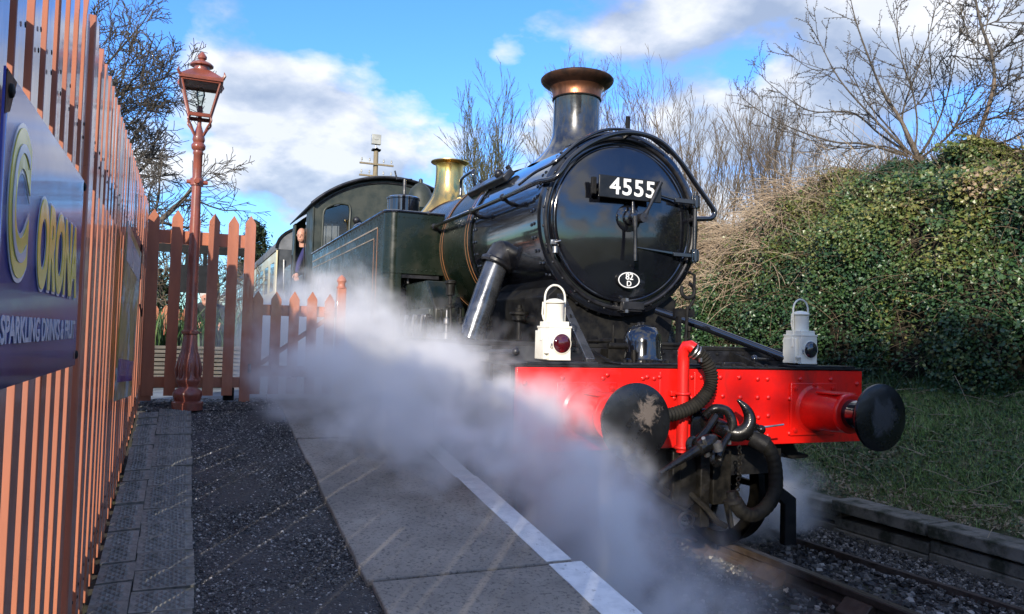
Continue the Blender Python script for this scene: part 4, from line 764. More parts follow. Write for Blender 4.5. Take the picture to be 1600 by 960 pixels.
# lubricator, sandbox and pipes ahead of the side tank
def small_unit(s):
    u = thing('side_fittings', None, None); u.parent = loco
    LP(MB().prism([(s*.78,3.45,1.46),(s*.78,2.45,1.46),(s*.78,2.45,1.72),(s*.78,2.75,1.98),(s*.78,3.45,1.98)], (s*.28,0,0)), 'sandbox', 'green', u, bevel=.015)
    LP(MB().box((s*.98-.1,2.55,1.46),(s*.98+.1,3.1,1.58)).box((s*.98-.12,2.5,1.64),(s*.98+.12,3.12,1.72)), 'lubricator_box', 'cabgreen', u, bevel=.012)
    for k in range(6):
        y = 2.45+.14*k; LP(MB().tube(bezier([(s*1.1,y,1.62),(s*1.13,y,1.66),(s*1.14,y+.01,1.55),(s*1.12,y+.04,1.46)], 12), .011, 7).ball((s*1.1,y,1.645),.019), 'oil_pipe', 'steel' if k % 2 else 'grimy', u)
    LP(MB().lathe([(.045,0),(.045,.02),(.02,.03),(.02,.10),(.04,.11),(.04,.20),(.05,.21),(.05,.23),(.02,.24)], (s*.98,2.28,1.72), (0,0,1), 14).tube([(s*.98,2.28,1.75),(s*.98,2.24,1.60),(s*1.0,2.2,1.46)], .016, 8), 'relief_valve', 'grimy', u)
    for y in (2.05, 2.2, 1.7): LP(MB().lathe([(.03,0),(.03,.05),(.012,.06),(.012,.12),(.025,.13),(.025,.17),(.01,.18),(.008,.24),(.016,.25)], (s*1.08,y,1.45), (0,0,1), 10), 'oil_cup', 'steel' if y == 2.05 else 'grimy', u)
    return u
small_unit(-1); small_unit(1)

# ---- side tanks
def rounded(x0, x1, y0, y1, r, n=8):
    """plan outline with rounded outer front corner"""
    return [(x0+r-r*math.sin(a), y0+r-r*math.cos(a)) for a in [PI/2*k/n for k in range(n+1)]][::-1]
for s in (-1, 1):
    tk = thing('side_tank', None, None); tk.parent = loco
    r_ = .13; pl = [(s*.66,3.5)]+[(s*(1.27-r_+r_*math.sin(PI/2*k/8)), 3.5+r_-r_*math.cos(PI/2*k/8)) for k in range(9)]
    up = pl+[(s*1.27,8.4),(s*.66,8.4)]
    LP(MB().prism([(x,y,2.09) for x, y in up], (0,0,.62)), 'tank_shell', 'green', tk, smooth=30, bevel=.004)
    lo = [(x,y) for x, y in pl if abs(x) > 1.10]; lo = [(s*1.10,lo[0][1])]+lo+[(s*1.27,8.4),(s*1.10,8.4)]
    LP(MB().prism([(x,y,1.452) for x, y in lo], (0,0,.636)).prism([(s*.68,4.0,1.452),(s*1.098,4.0,1.452),(s*1.098,8.4,1.452),(s*.68,8.4,1.452)], (0,0,.636)), 'lower_tank_side', 'green', tk, smooth=30)
    LP(MB().tube([(x*1.004,y-.005,2.715) for x, y in up[:-1]], .014, 8), 'tank_beading', 'gloss_black', tk)
    LP(MB().box((min(s*.70,s*1.10),3.52,2.05),(max(s*.70,s*1.10),3.56,2.088)).cyl((s*1.0,3.6,2.0),(s*1.0,3.6,2.08),.016,None,8).cyl((s*.8,3.6,2.0),(s*.8,3.6,2.08),.016,None,8).cyl((s*1.05,3.7,1.98),(s*1.05,3.7,2.08),.016,None,8), 'tank_angle', 'black', tk)
    X = s*1.2745
    def strip(y0, z0, y1, z1, w, m, dx=0, nm='lining'):
        return LP(MB().box((min(X,X+s*.002)+dx*s,min(y0,y1)-(w/2 if y0 == y1 else 0),min(z0,z1)-(w/2 if z0 == z1 else 0)),(max(X,X+s*.002)+dx*s,max(y0,y1)+(w/2 if y0 == y1 else 0),max(z0,z1)+(w/2 if z0 == z1 else 0))), nm, m, tk, smooth=0)
    strip(3.85,2.58,8.3,2.58,.014,'lining_pale'); strip(4.0,2.48,8.2,2.48,.010,'lining_pale'); strip(3.85,1.6,3.85,2.573,.014,'lining'); strip(4.0,1.7,4.0,2.475,.010,'lining'); strip(3.85,1.6,8.3,1.6,.014,'lining')
    rv_ = MB()
    for k in range(9): rv_.lathe([(.010,0),(.008,.004),(.003,.006)], (s*(.74+.05*k),3.5,2.13), (0,-1,0), 6)
    for k in range(9): rv_.lathe([(.010,0),(.008,.004),(.003,.006)], (s*(.74+.05*k),3.5,2.66), (0,-1,0), 6)
    for k in range(30): rv_.lathe([(.010,0),(.008,.004),(.003,.006)], (s*1.27,3.75+.15*k,2.67), (s,0,0), 6)
    LP(rv_, 'tank_rivets', 'green', tk, kind='stuff')
    fl = LP(MB().lathe([(.17,0),(.17,.20),(.178,.205),(.178,.225),(.16,.235),(.05,.245)], (s*.97,4.0,2.712), (0,0,1), 40), 'tank_filler', 'gloss_black', tk)
    LP(MB().tube([(s*.97,3.98,2.95),(s*.97,3.98,3.14)], .018, 8).tube([(s*.97-.09,3.98,3.135),(s*.97+.08,3.98,3.145)], .010, 8).tube([(s*.97-.085,3.98,3.13),(s*.97-.11,3.98,3.22)], .009, 8).box((s*.97-.05,3.95,2.945),(s*.97+.03,4.01,2.975)), 'filler_lever', 'black', fl)
    LP(MB().lathe([(.05,0),(.05,.10),(.09,.13),(.09,.19),(.06,.22),(.02,.24)], (s*.98,6.2,2.712), (0,0,1), 20), 'tank_vent', 'gloss_black', tk)

# ---- cab and bunker
cab = thing('cab', None, None); cab.parent = loco
def roofz(x, R_=1.79, top=4.03): return top-R_+math.sqrt(max(R_*R_-x*x, 0))
xs = [-1.28+2.56*k/28 for k in range(29)]
def cab_wall(y, name, windows, mat_):
    """a cab sheet with window holes cut by building it from vertical strips"""
    mb = MB(); cuts = sorted(set([-1.26,1.26]+[w for q in windows for w in (q[0], q[1])]+[x for x in xs if abs(x) < 1.26]))
    for a, b in zip(cuts[:-1], cuts[1:]):
        mid = (a+b)/2; w = next((q for q in windows if q[0] <= mid <= q[1]), None); za, zb = roofz(a)-.03, roofz(b)-.03
        if w is None: mb.prism([(a,y,1.452),(b,y,1.452),(b,y,zb),(a,y,za)], (0,.02,0))
        else:
            wa, wb = w[3](a), w[3](b)
            mb.prism([(a,y,1.452),(b,y,1.452),(b,y,w[2]),(a,y,w[2])], (0,.02,0)); mb.prism([(a,y,wa),(b,y,wb),(b,y,zb),(a,y,za)], (0,.02,0))
    return LP(mb, name, mat_, cab, smooth=0)
def wtop(x): return min(roofz(x)-.22, 3.56 if abs(x) > .80 else 3.56)
win = [(-1.12,-.70,2.80,wtop),(.70,1.12,2.80,wtop)]
cab_wall(8.40, 'cab_front', win, 'cabgreen'); cab_wall(10.9, 'cab_rear', [(-1.05,-.40,3.05,lambda x: 3.56),(.40,1.05,3.05,lambda x: 3.56)], 'cabgreen')
for s in (-1, 1):
    fr = MB().tube(bezier([(s*.70,8.395,2.80),(s*.70,8.395,3.2),(s*.70,8.395,3.5),(s*.78,8.395,3.555),(s*.95,8.395,roofz(.95)-.225),(s*1.10,8.395,roofz(1.10)-.225),(s*1.12,8.395,3.2),(s*1.12,8.395,2.80)], 56), .018, 8)
    f_ = LP(fr, 'window_frame', 'cabgreen', cab); LP(MB().prism([(s*.70,8.41,2.80),(s*1.12,8.41,2.80),(s*1.12,8.41,roofz(1.12)-.22),(s*.78,8.41,3.56),(s*.70,8.41,3.5)], (0,.006,0)), 'pane', 'glass', f_, smooth=0)
    LP(MB().tube([(s*x,10.93,3.05) for x in (.40,1.05)], .015, 6).tube([(s*.40,10.93,3.05),(s*.40,10.93,3.56)], .015, 6), 'rear_window_frame', 'cabgreen', cab)
    for k in range(6): LP(MB().tube([(s*(.44+.11*k),10.94,3.04),(s*(.44+.11*k),10.94,3.57)], .009, 6), 'window_guard_bar', 'steel', cab)
    X0, X1 = sorted((s*1.25, s*1.275))
    LP(MB().box((X0,8.40,1.452),(X1,9.12,roofz(1.27)-.02)).box((X0,9.12,1.452),(X1,10.65,2.42)).box((X0,10.65,1.452),(X1,10.95,roofz(1.27)-.02)), 'cab_side', 'cabgreen', cab, smooth=0)
    LP(MB().tube([(s*1.30,9.09,1.6),(s*1.30,9.09,3.2)], .010, 8).tube([(s*1.30,10.70,1.6),(s*1.30,10.70,2.9)], .010, 8), 'cab_handrail', 'grimy', cab)
    LP(MB().box((X0-.002,9.10,1.5),(X1+.002,9.14,roofz(1.27)-.05)).box((X0-.002,9.14,2.42),(X1+.002,10.63,2.45)), 'doorway_beading', 'black', cab, smooth=0)
rf = MB()
for y0, y1, dz in ((8.30,11.05,0),):
    for i in range(len(xs)-1):
        a, b = xs[i]*1.03, xs[i+1]*1.03; za, zb = roofz(xs[i]), roofz(xs[i+1]); rf.prism([(a,y0,za),(b,y0,zb),(b,y0,zb+.03),(a,y0,za+.03)], (0,y1-y0,0))
roof = LP(rf, 'cab_roof', 'sooty', cab, smooth=30)
LP(MB().tube([(x*1.03,8.30,roofz(x)+.012) for x in xs], .024, 8).tube([(x,8.385,roofz(x)-.07) for x in xs[1:-1]], .012, 6), 'roof_beading', 'black', roof)
LP(MB().prism([(-1.26,10.95,1.452),(1.26,10.95,1.452),(1.26,10.95,2.78),(-1.26,10.95,2.78)], (0,1.35,0)), 'bunker', 'green', bevel=.03)
LP(MB().ball((-.6,8.36,3.30),.06).lathe([(.09,0),(.12,.05),(.12,.25),(.09,.34),(.02,.36)], (-.42,8.30,2.75), (0,0,1), 18).cyl((-.75,8.2,2.75),(-.75,8.2,3.1),.022,None,10), 'cab_front_fittings', 'black', cab)

# ---- pony truck, wheels, cylinders, coupled wheels, motion, guard irons
def wheel(x, y, r, m1='sooty', spokes=10):
    s = 1 if x > 0 else -1; w = thing('wheel', None, None); w.parent = loco; ax = (s, 0, 0)
    LP(MB().lathe([(r-.07,-.06),(r+.0,-.06),(r+.005,.05),(r+.028,.055),(r+.028,.075),(r-.07,.075),(r-.07,-.06)], (x,y,r), (-s,0,0), 56, cap=False), 'tyre', 'rail_top' if False else m1, w)
    sp = MB()
    for k in range(spokes):
        t = 2*PI*k/spokes; sp.tube([(x,y+.09*math.cos(t),r+.09*math.sin(t)),(x,y+(r-.06)*math.cos(t),r+(r-.06)*math.sin(t))], [.030,.022], 7)
    LP(sp, 'spokes', m1, w); LP(MB().cyl((x-.09,y,r),(x+.09,y,r),.12,None,24), 'hub', m1, w)
    return w
for x in (-.74,.74): wheel(x,.78,.475,'grimy')
LP(MB().cyl((-.74,.78,.475),(.74,.78,.475),.075,None,20), 'pony_axle', 'grimy')
pt = LP(MB().box((-.50,.30,.50),(-.44,1.9,.72)).box((.44,.30,.50),(.50,1.9,.72)).box((-.50,.30,.50),(.50,.36,.68)).box((-.2,.4,.72),(.2,1.2,.80)), 'pony_truck_frame', 'sooty', bevel=.006)
LP(MB().lathe([(.20,0),(.20,.34),(.17,.38),(.05,.40)], (-.15,.42,.60), (0,-1,0), 28).box((-.30,.18,.34),(-.02,.30,.84)).box((-.42,.12,.66),(.05,.2,.78)).cyl((-.35,.08,.62),(-.35,.2,.62),.07,None,14), 'drag_box', 'grimy', pt, bevel=.006)
LP(MB().box((-.26,-.02,.30),(-.20,.10,.80)).box((-.05,-.02,.32),(.02,.08,.80)).box((.06,.0,.45),(.20,.12,.80)).prism([(-.40,.08,.80),(.16,.08,.80),(.22,.08,.70),(.10,.08,.62),(-.34,.08,.62)], (0,.1,0)).tube([(-.60,-.05,.72),(-.42,-.05,.62),(-.30,-.03,.55)], .022, 8).tube([(-.55,-.04,.66),(-.30,-.06,.50),(-.1,-.05,.40)], .016, 8), 'under_beam_castings', 'grimy', bevel=.006)
LP(MB().tube(bezier([(-.15,.2,.62),(-.05,-.05,.46),(.0,-.12,.38),(.08,-.1,.34)], 20), .02, 8).torus((-.23,-.12,.40),(0,1,.2),.05,.012,20,6).tube([(-.36,-.12,.30),(-.25,-.14,.31),(-.15,-.12,.27)], .011, 6), 'drain_pipes', 'grimy')
for s in (-1, 1):
    LP(MB().prism([(s*.70,.10,.80),(s*.70,.10,.52),(s*.80,.06,.44),(s*.805,.06,.13),(s*.70,.06,.13),(s*.70,.06,.40),(s*.60,.10,.50),(s*.60,.10,.80)], (0,.05,0)), 'guard_iron', 'sooty', bevel=.006)
    LP(MB().cyl((s*.98,1.35,.95),(s*.98,2.30,.95),.30,None,36).cyl((s*.98,1.28,.95),(s*.98,1.35,.95),.24,.28,28).box((s*.98-.16,1.45,1.2),(s*.98+.16,2.2,1.42)), 'cylinder', 'sooty', bevel=.01)
    for y in (3.6,5.55,7.4): wheel(s*.74,y,.70,'sooty',14)
    LP(MB().tube([(s*.92,3.6,.52),(s*.92,7.4,.52)], .04, 8).tube([(s*1.0,2.3,.95),(s*1.0,3.2,.9),(s*1.0,5.55,.50)], .04, 8).box((s*1.0-.03,2.35,1.06),(s*1.0+.03,3.4,1.12)), 'coupling_rod', 'steel')
    LP(MB().box((min(s*.9,s*1.25),10.1,.55),(max(s*.9,s*1.25),10.5,.58)).box((min(s*1.22,s*1.25),10.1,.58),(max(s*1.22,s*1.25),10.5,1.2)), 'cab_steps', 'sooty')
    wheel(s*.74,9.6,.475,'sooty')
LP(MB().prism([(.86,.28,.83),(.86,.28,.72),(.96,.28,.665),(1.10,.28,.668),(1.12,.28,.69),(1.02,.28,.715),(.98,.28,.76),(.97,.28,.83)], (0,.25,0)), 'front_step', 'sooty', bevel=.008)
LP(MB().prism([(-.86,.28,.83),(-.86,.28,.72),(-.96,.28,.665),(-1.10,.28,.668),(-1.12,.28,.69),(-1.02,.28,.715),(-.98,.28,.76),(-.97,.28,.83)], (0,.25,0)), 'front_step', 'sooty', bevel=.008)
LP(MB().box((-.56,10.9,.85),(.56,12.28,1.4)).box((-1.25,12.28,.85),(1.25,12.31,1.4)), 'rear_frame', 'sooty')

# ================================================================ the two white headlamps standing on the front deck
def lantern(x, y, label, lensm):
    t = thing('headlamp', label, 'lantern', (x, y, 1.345), 0, 'white oil headlamps on the front deck')
    b = MB().box((-.07,0,.006),(.07,.17,.205)).box((-.074,-.003,.196),(.074,.173,.208)).box((-.062,.012,.208),(.062,.158,.235)).box((-.095,.03,.01),(-.07,.15,.18)).box((-.07,-.004,.006),(.07,.0,.018)).build('lamp_body', M_['white'], t, bevel=.003)
    MB().lathe([(.056,0),(.056,.10),(.058,.105)], (0,.085,.235), (0,0,1), 32).build('lamp_chimney', M_['white'], t)
    MB().lathe([(.062,0),(.063,.006),(.055,.014),(.035,.024),(.01,.029)], (0,.085,.345), (0,0,1), 32).build('chimney_top', M_['white'], t)
    MB().tube(bezier([(-.066,.085,.20),(-.066,.085,.30),(-.066,.085,.385),(-.052,.085,.425),(-.025,.085,.448),(0,.085,.453),(.025,.085,.448),(.052,.085,.425),(.066,.085,.385),(.066,.085,.30),(.066,.085,.235)], 50), .0065, 8).build('lamp_handle', M_['white'], t, smooth=60)
    ln = MB().lathe([(.057,0),(.057,.006),(.050,.014),(.033,.021),(.01,.024),(.001,.0245)], (.008,-.002,.105), (0,-1,0), 40).build('lens', M_[lensm], t)
    MB().torus((.008,-.004,.105),(0,1,0),.058,.005,40,8).build('lens_rim', M_['white'], ln)
    MB().lathe([(.007,0),(.007,.004),(.002,.006)], (-.058,-.0035,.10), (0,-1,0), 8).torus((-.058,-.006,.085),(0,1,0),.008,.002,12,5).build('latch', M_['steel'], t)
    MB().box((-.10,.05,.12),(-.095,.07,.19)).build('side_bracket', M_['white'], t, bevel=.002); MB().box((-.098,.0,.045),(-.07,.02,.06)).build('side_bracket', M_['white'], t, bevel=.002); MB().tube([(-.072,.085,.245),(-.082,.085,.28),(-.078,.085,.35)], .005, 6).build('vent_lever', M_['white'], t)
    return t
lantern(-1.033, .03, 'white headlamp with red glass on the left of the front deck', 'lens_red')
lantern(.885, .05, 'white headlamp with dark clear glass on the right of the front deck', 'lens_dark')
# ================================================================ vegetation
def segs_mesh(name, S, m, parent=None, n=4, kind=None):
    """S: list of (p0, p1, r0, r1) -> one mesh of tapered n-sided pieces"""
    A = np.array([s[0] for s in S], float); B = np.array([s[1] for s in S], float); r0 = np.array([s[2] for s in S]); r1 = np.array([s[3] for s in S])
    d = B-A; d /= np.maximum(np.linalg.norm(d,axis=1,keepdims=True),1e-9); ref = np.where(np.abs(d[:,2:3]) < .9, np.array([[0,0,1.]]), np.array([[1.,0,0]]))
    u = np.cross(d,ref); u /= np.linalg.norm(u,axis=1,keepdims=True); w = np.cross(d,u); P = []
    for C_, r_ in ((A-d*r0[:,None]*.3,r0),(B,r1)):
        for k in range(n):
            t = 2*PI*k/n; P.append(C_+(u*math.cos(t)+w*math.sin(t))*r_[:,None])
    V_ = np.stack(P,1).reshape(-1,3); f = np.array([(k,(k+1)%n,n+(k+1)%n,n+k) for k in range(n)])
    FF = (f[None]+2*n*np.arange(len(S))[:,None,None]).reshape(-1,4); return npmesh(name, V_, FF, m, parent, kind, smooth=True)
def rot_about(d, ang, g):
    """tilt unit vector d by ang in a random direction"""
    ax = d.orthogonal().normalized(); ax.rotate(Matrix.Rotation(g.uniform(0,2*PI),3,d)); q = d.copy(); q.rotate(Matrix.Rotation(ang,3,ax)); return q
def grow(p, d, L_, r, lv, g, S, P_):
    """recursive limb: P_ per level = (steps, wander, children, child length, child angle, up pull)"""
    st, wa, nc, cl, ca, up = P_[min(lv, len(P_)-1)]; d = d.normalized(); pts = [p.copy()]; dirs = [d.copy()]; rs = [r]
    for i in range(st):
        d = (rot_about(d, g.normal(0,wa), g)+Vector((0,0,up))).normalized(); q = pts[-1]+d*(L_/st); r1 = r*(1-.72*(i+1)/st)
        S.append((tuple(pts[-1]), tuple(q), rs[-1], r1, lv)); pts.append(q); dirs.append(d.copy()); rs.append(r1)
    if lv+1 < len(P_):
        for c in range(nc):
            t = (.18+.8*(c+g.random())/nc); i = min(st-1, int(t*st)); f = t*st-i; b = pts[i].lerp(pts[i+1], f)
            grow(b, rot_about(dirs[i+1], g.normal(ca,.15), g), L_*cl*(1.15-.55*t)*g.uniform(.7,1.2), max(rs[i+1]*.62,.0035), lv+1, g, S, P_)
def tree(name, label, cat, base, H, r, P_, seed, mtrunk, mtwig, group=None, lean=(0,0,1), n=4, minr=None, extra=None):
    g = np.random.default_rng(seed); S = []; t = thing(name, label, cat, base, 0, group)
    grow(Vector((0,0,0)), Vector(lean), H, r, 0, g, S, P_)
    if extra: extra(S, g)
    if minr: S = [(a,b,max(x,minr),max(y,minr),l) for a,b,x,y,l in S]
    segs_mesh('trunk', [s for s in S if s[4] == 0], mtrunk, t, 8); segs_mesh('crown', [s for s in S if s[4] > 0], mtwig, t, n); return t
M_['twig_dark'] = mat('dark_winter_twig', (.095,.080,.062), (.055,.046,.037), .9, scale=20)
M_['twig_warm'] = mat('warm_brown_winter_twig', (.16,.12,.075), (.09,.065,.045), .9, scale=8)
M_['twig_green'] = mat('olive_lichened_twig', (.11,.105,.045), (.06,.058,.03), .9, scale=6)
# big bare tree behind the fence on the left: three thick limbs, dense twigs
PB = [(7,.10,9,.66,.85,.05),(6,.18,7,.60,.75,.06),(5,.24,6,.56,.72,.05),(4,.28,5,.6,.7,.04),(3,.3,0,0,0,.02)]
bt = tree('bare_tree', 'big bare tree with a dense dark crown behind the left fence', 'tree', (-6.3,18.0,.7), 7.2, .28, PB, 5, M_['bark'], M_['twig_dark'], lean=(.05,-.02,1), n=3, minr=.0095, extra=lambda S, g: [grow(Vector((0,0,2.2)), Vector((a,b,1)), 5.2, .13, 0, g, S, PB) for a, b in ((.45,.1),(-.3,-.3),(.1,.5))])
PL = [(7,.10,12,.50,.65,.01),(5,.22,8,.55,.7,.02),(4,.28,5,.6,.7,.02),(3,.3,0,0,0,.0)]
tree('bare_tree', 'low spreading bare tree reaching right behind the lamp post', 'tree', (-5.6,13.5,1.9), 4.1, .12, PL, 12, M_['bark'], M_['twig_dark'], lean=(.86,.1,.62), n=3, minr=.0075)
PH = [(5,.2,8,.62,.8,.03),(4,.25,6,.6,.75,.03),(4,.3,5,.6,.7,.02),(3,.3,0,0,0,0)]
for i, (x, y, h, lab) in enumerate(((-3.0,26,3.3,'small bare hawthorn low behind the lamp post'),(-.9,31,3.4,'small bare hawthorn between the lamp post and the coach'),(-5.2,22,3.0,'small bare hawthorn showing between the left pickets'))):
    tree('bare_shrub', lab, 'tree', (x,y,.9), h, .09, PH, 40+i, M_['bark'], M_['twig_dark'], n=3, minr=.010)
for i, (x, y, h, lab) in enumerate(((-4.3,12.5,2.1,'pale twiggy shrub low behind the leftmost pickets of the tall screen'),(-3.4,14,2.3,'pale twiggy shrub behind the notice panel'),(-2.5,15.5,2.2,'pale twiggy shrub between the lamp post and the coach roof'),(-1.9,20,2.3,'farther pale twiggy shrub just left of the coach'))):
    tree('bare_shrub', lab, 'tree', (x,y,.9), h, .05, PH, 60+i, M_['twig_warm'], M_['twig_warm'], n=3, minr=.008)
# row of bare poplars and willows far behind the engine
PP = [(9,.03,13,.50,.34,.03),(7,.045,6,.50,.34,.05),(5,.06,4,.5,.34,.04),(3,.08,0,0,0,.03)]
g0 = np.random.default_rng(77); labs = ['left end, next to the brass bonnet', 'next from the left end of the row', 'just left of the chimney', 'directly behind the chimney', 'just right of the chimney', 'above the smokebox door', 'right of the smokebox top', 'above the hanging handrail', 'first beyond the handrail', 'second beyond the handrail', 'third beyond the handrail', 'left of the budding tree', 'behind the left twigs of the budding tree', 'behind the right twigs of the budding tree', 'right end of the row']
rowx = [8.4,10.2,11.9,13.8,15.8,17.4,19.2,20.8,22.3,23.9,25.6,27.4,29.2,31.2,33.4]; rowt = [9.6,11.2,12.6,12.0,13.6,13.8,13.4,13.2,12.9,13.2,13.0,13.8,13.4,12.2,11.6]
for i, (x, h) in enumerate(zip(rowx, rowt)):
    b = (x+g0.normal(0,.3), 30+g0.normal(0,1.6), 2.9); warm = M_['twig_green'] if i in (0,1,2) else M_['twig_warm']
    def more(S, g, h=h):
        for k in range(3): grow(Vector((g.normal(0,.5),g.normal(0,.5),0)), Vector((g.normal(0,.12),g.normal(0,.12),1)), (h-2.9)*g.uniform(.7,.95), .05, 0, g, S, [(8,.03,9,.46,.32,.03),(6,.05,5,.5,.34,.05),(4,.07,3,.5,.34,.04),(2,.08,0,0,0,.03)])
    tree('bare_poplar', 'slender bare tree of far row, '+labs[i], 'tree', b, h-2.9, .08, PP, 100+i, M_['twig_warm'], warm, 'row of bare trees far behind the engine', lean=(g0.normal(0,.05),0,1), n=3, minr=.0085, extra=more)
for i, (x, y, h) in enumerate(((9.5,22,2.6),(12.5,24,2.4),(15.5,24,2.6),(19,25,2.4))):
    tree('bare_shrub', 'low bare scrub %s the smokebox and the far row of trees' % ('left, between','next left, between','right, between','far right, between')[i], 'tree', (x,y,3.0), h, .06, PH, 150+i, M_['twig_warm'], M_['twig_warm'], n=3, minr=.010)

# budding cherry-like tree and its neighbour on the bank, limbs laid out along the ones in the photo with depth of their own
def limb(S, uv, x0, x1, r0, r1, g, sub=2, tw=1.0, spur=True, nsub=8):
    r0 *= .68; r1 *= .5; P = [ray_on(u, v, 0, x0+(x1-x0)*i/(len(uv)-1)) for i, (u, v) in enumerate(uv)]; C_ = bezier(P, 6*(len(P)-1)); n = len(C_)-1
    for i in range(n):
        ra = r0+(r1-r0)*i/n; rb = r0+(r1-r0)*(i+1)/n; S.append((tuple(C_[i]), tuple(C_[i+1]), ra, rb, 0 if ra > .022 else 1))
    for k in range(nsub):
        t = .22+.76*(k+g.random())/nsub; i = min(n-1, int(t*n)); d = (C_[i+1]-C_[i]).normalized()
        twig(S, C_[i], (rot_about(d, g.uniform(.45,.85), g)+Vector((0,0,.10))).normalized(), tw*g.uniform(.55,1.15)*(1.15-.6*t), .008*(1.2-.6*t), g, sub)
    if spur: spurs(S, C_[n//3:], g)
def spurs(S, C_, g):
    for a, b in zip(C_[:-1], C_[1:]):
        L_ = (b-a).length; d = (b-a).normalized()
        for k in range(max(1, int(L_/.10))):
            q = a.lerp(b, g.random()); e = rot_about(d, g.uniform(.7,1.2), g); l = g.uniform(.010,.022)
            S.append((tuple(q), tuple(q+e*l), .0028, .0030, 2)); S.append((tuple(q+e*l), tuple(q+e*(l+.013)), .0058, .002, 2))
def twig(S, p, d, L_, r, g, lv):
    n = 7; C_ = [p.copy()]
    for i in range(n):
        d = (rot_about(d, g.normal(0,.06), g)+Vector((0,0,.02))).normalized(); C_.append(C_[-1]+d*L_/n)
        S.append((tuple(C_[-2]), tuple(C_[-1]), max(r*(1-.75*i/n),.0042), max(r*(1-.75*(i+1)/n),.0036), 1))
    spurs(S, C_, g)
    if lv > 0:
        for k in range(3):
            i = int(g.integers(1, n)); twig(S, C_[i], rot_about(d, g.uniform(.5,.9), g), L_*g.uniform(.35,.6), r*.6, g, lv-1)
o3 = lambda a: [(1000+x/2.667, y/2.667) for x, y in a]
g1 = np.random.default_rng(9); S = []
LB = [([(1165,665),(1115,560),(1080,490),(1010,380),(960,260),(900,90),(870,-40)],6.0,5.7,.050,.012),([(1150,650),(1095,520),(1105,430),(1150,310),(1200,160),(1245,-20)],6.0,6.5,.036,.010),
      ([(1130,645),(1040,560),(960,480),(830,330),(745,170),(695,85)],6.0,5.5,.030,.008),([(1120,640),(1000,560),(880,470),(700,460),(540,350),(470,270)],6.0,5.8,.026,.007),
      ([(1115,650),(930,600),(800,590),(600,520),(440,420),(408,340)],6.0,5.6,.028,.007),([(1170,645),(1230,540),(1280,400),(1310,260),(1370,-30)],6.0,6.4,.030,.009),
      ([(1185,650),(1290,560),(1370,420),(1430,300),(1438,240)],6.0,6.6,.026,.007),([(1140,660),(1155,520),(1135,380),(1090,240),(1070,60),(1110,-10)],6.0,6.2,.026,.008),
      ([(1100,640),(1010,610),(880,620),(760,600),(640,560),(520,520)],6.0,6.3,.020,.006),([(1180,650),(1240,610),(1330,520),(1450,470),(1560,470)],6.0,5.9,.022,.007),
      ([(1120,640),(1060,560),(940,420),(860,290),(720,290),(605,210)],6.0,6.2,.024,.007),([(1080,480),(1170,420),(1260,250),(1350,240),(1470,260)],6.0,6.3,.016,.006)]
for uv, a, b, r0, r1 in LB: limb(S, o3(uv), a, b, r0, r1, g1, sub=1, tw=.85, nsub=13)
S.append((tuple(ray_on(1437,300,0,6.0)), tuple(ray_on(1437,245,0,6.0)), .085, .06, 0)); S.append((tuple(ray_on(1437,300,0,6.0)-Vector((0,0,.6))), tuple(ray_on(1437,300,0,6.0)), .10, .085, 0))
ct = thing('budding_tree', 'spreading bare tree with small buds fanning out from the hedge top at right', 'tree', (0,0,0))
segs_mesh('trunk', [s for s in S if s[4] == 0], M_['bark'], ct, 8); segs_mesh('crown', [s for s in S if s[4] > 0], M_['twig_dark'], ct, 4)
S = []; LB = [([(1470,930),(1425,860),(1385,780),(1385,640),(1440,480),(1475,350),(1465,230),(1420,100),(1390,-40)],5.4,5.4,.050,.030),([(1475,240),(1540,180),(1610,110)],5.4,5.2,.018,.008),([(1430,110),(1500,80),(1580,20)],5.4,5.6,.014,.006),
      ([(1475,400),(1540,350),(1620,280)],5.4,5.1,.018,.008),([(1440,500),(1530,480),(1640,440)],5.4,5.5,.020,.009),([(1400,620),(1520,590),(1640,530)],5.4,5.2,.018,.008),([(1440,130),(1450,60),(1440,-30)],5.4,5.5,.014,.008),([(1465,260),(1400,200),(1340,60),(1370,-20)],5.4,5.6,.014,.006)]
for k, (uv, a, b, r0, r1) in enumerate(LB): limb(S, o3(uv), a, b, r0, r1, g1, sub=1, tw=.6, nsub=8)
c2 = thing('budding_tree', 'pale stemmed young tree with one bent trunk at the far right of the bank', 'tree', (0,0,0))
segs_mesh('trunk', [s for s in S if s[4] == 0], M_['bark_light'], c2, 8); segs_mesh('crown', [s for s in S if s[4] > 0], M_['twig_dark'], c2, 4)

# ---- ivy hedge on the bank
def hedge_pt(y, s, off=0):
    """s 0..1 up the face, 1..1.7 over the top"""
    ht = hedge_top(y); b = 1.02
    if s <= 1: x = 4.45+.95*s**1.5-.10*math.sin(PI*min(1, s*1.6)); z = b+(ht-b)*math.sin(PI/2*s)**.9
    else: x = 5.40+2.4*(s-1); z = ht-.35*(s-1)**1.3
    n1 = mnoise.noise(Vector((y*.55,s*1.6,2)))*.36+mnoise.noise(Vector((y*1.7,s*4.5,7)))*.27+mnoise.noise(Vector((y*4.5,s*11,4)))*.10
    return x-n1*.9-off, z+n1*.55*(.3+min(s,1))
hy = np.concatenate([np.linspace(-3,9,150), np.linspace(9.3,46,90)]); hs_ = np.linspace(-.03,1.7,46)
V_ = []
for y in hy:
    for s in hs_: x, z = hedge_pt(y, max(s,0)); V_.append((x+.06,y,z-.03 if s >= 0 else z-.3))
idx = np.arange(len(V_)).reshape(len(hy),len(hs_)); FF = np.stack([idx[:-1,:-1],idx[1:,:-1],idx[1:,1:],idx[:-1,1:]],-1).reshape(-1,4)
hedge = thing('ivy_hedge', 'tall ivy and bramble covered hedge bank along the right side of the track', 'hedge')
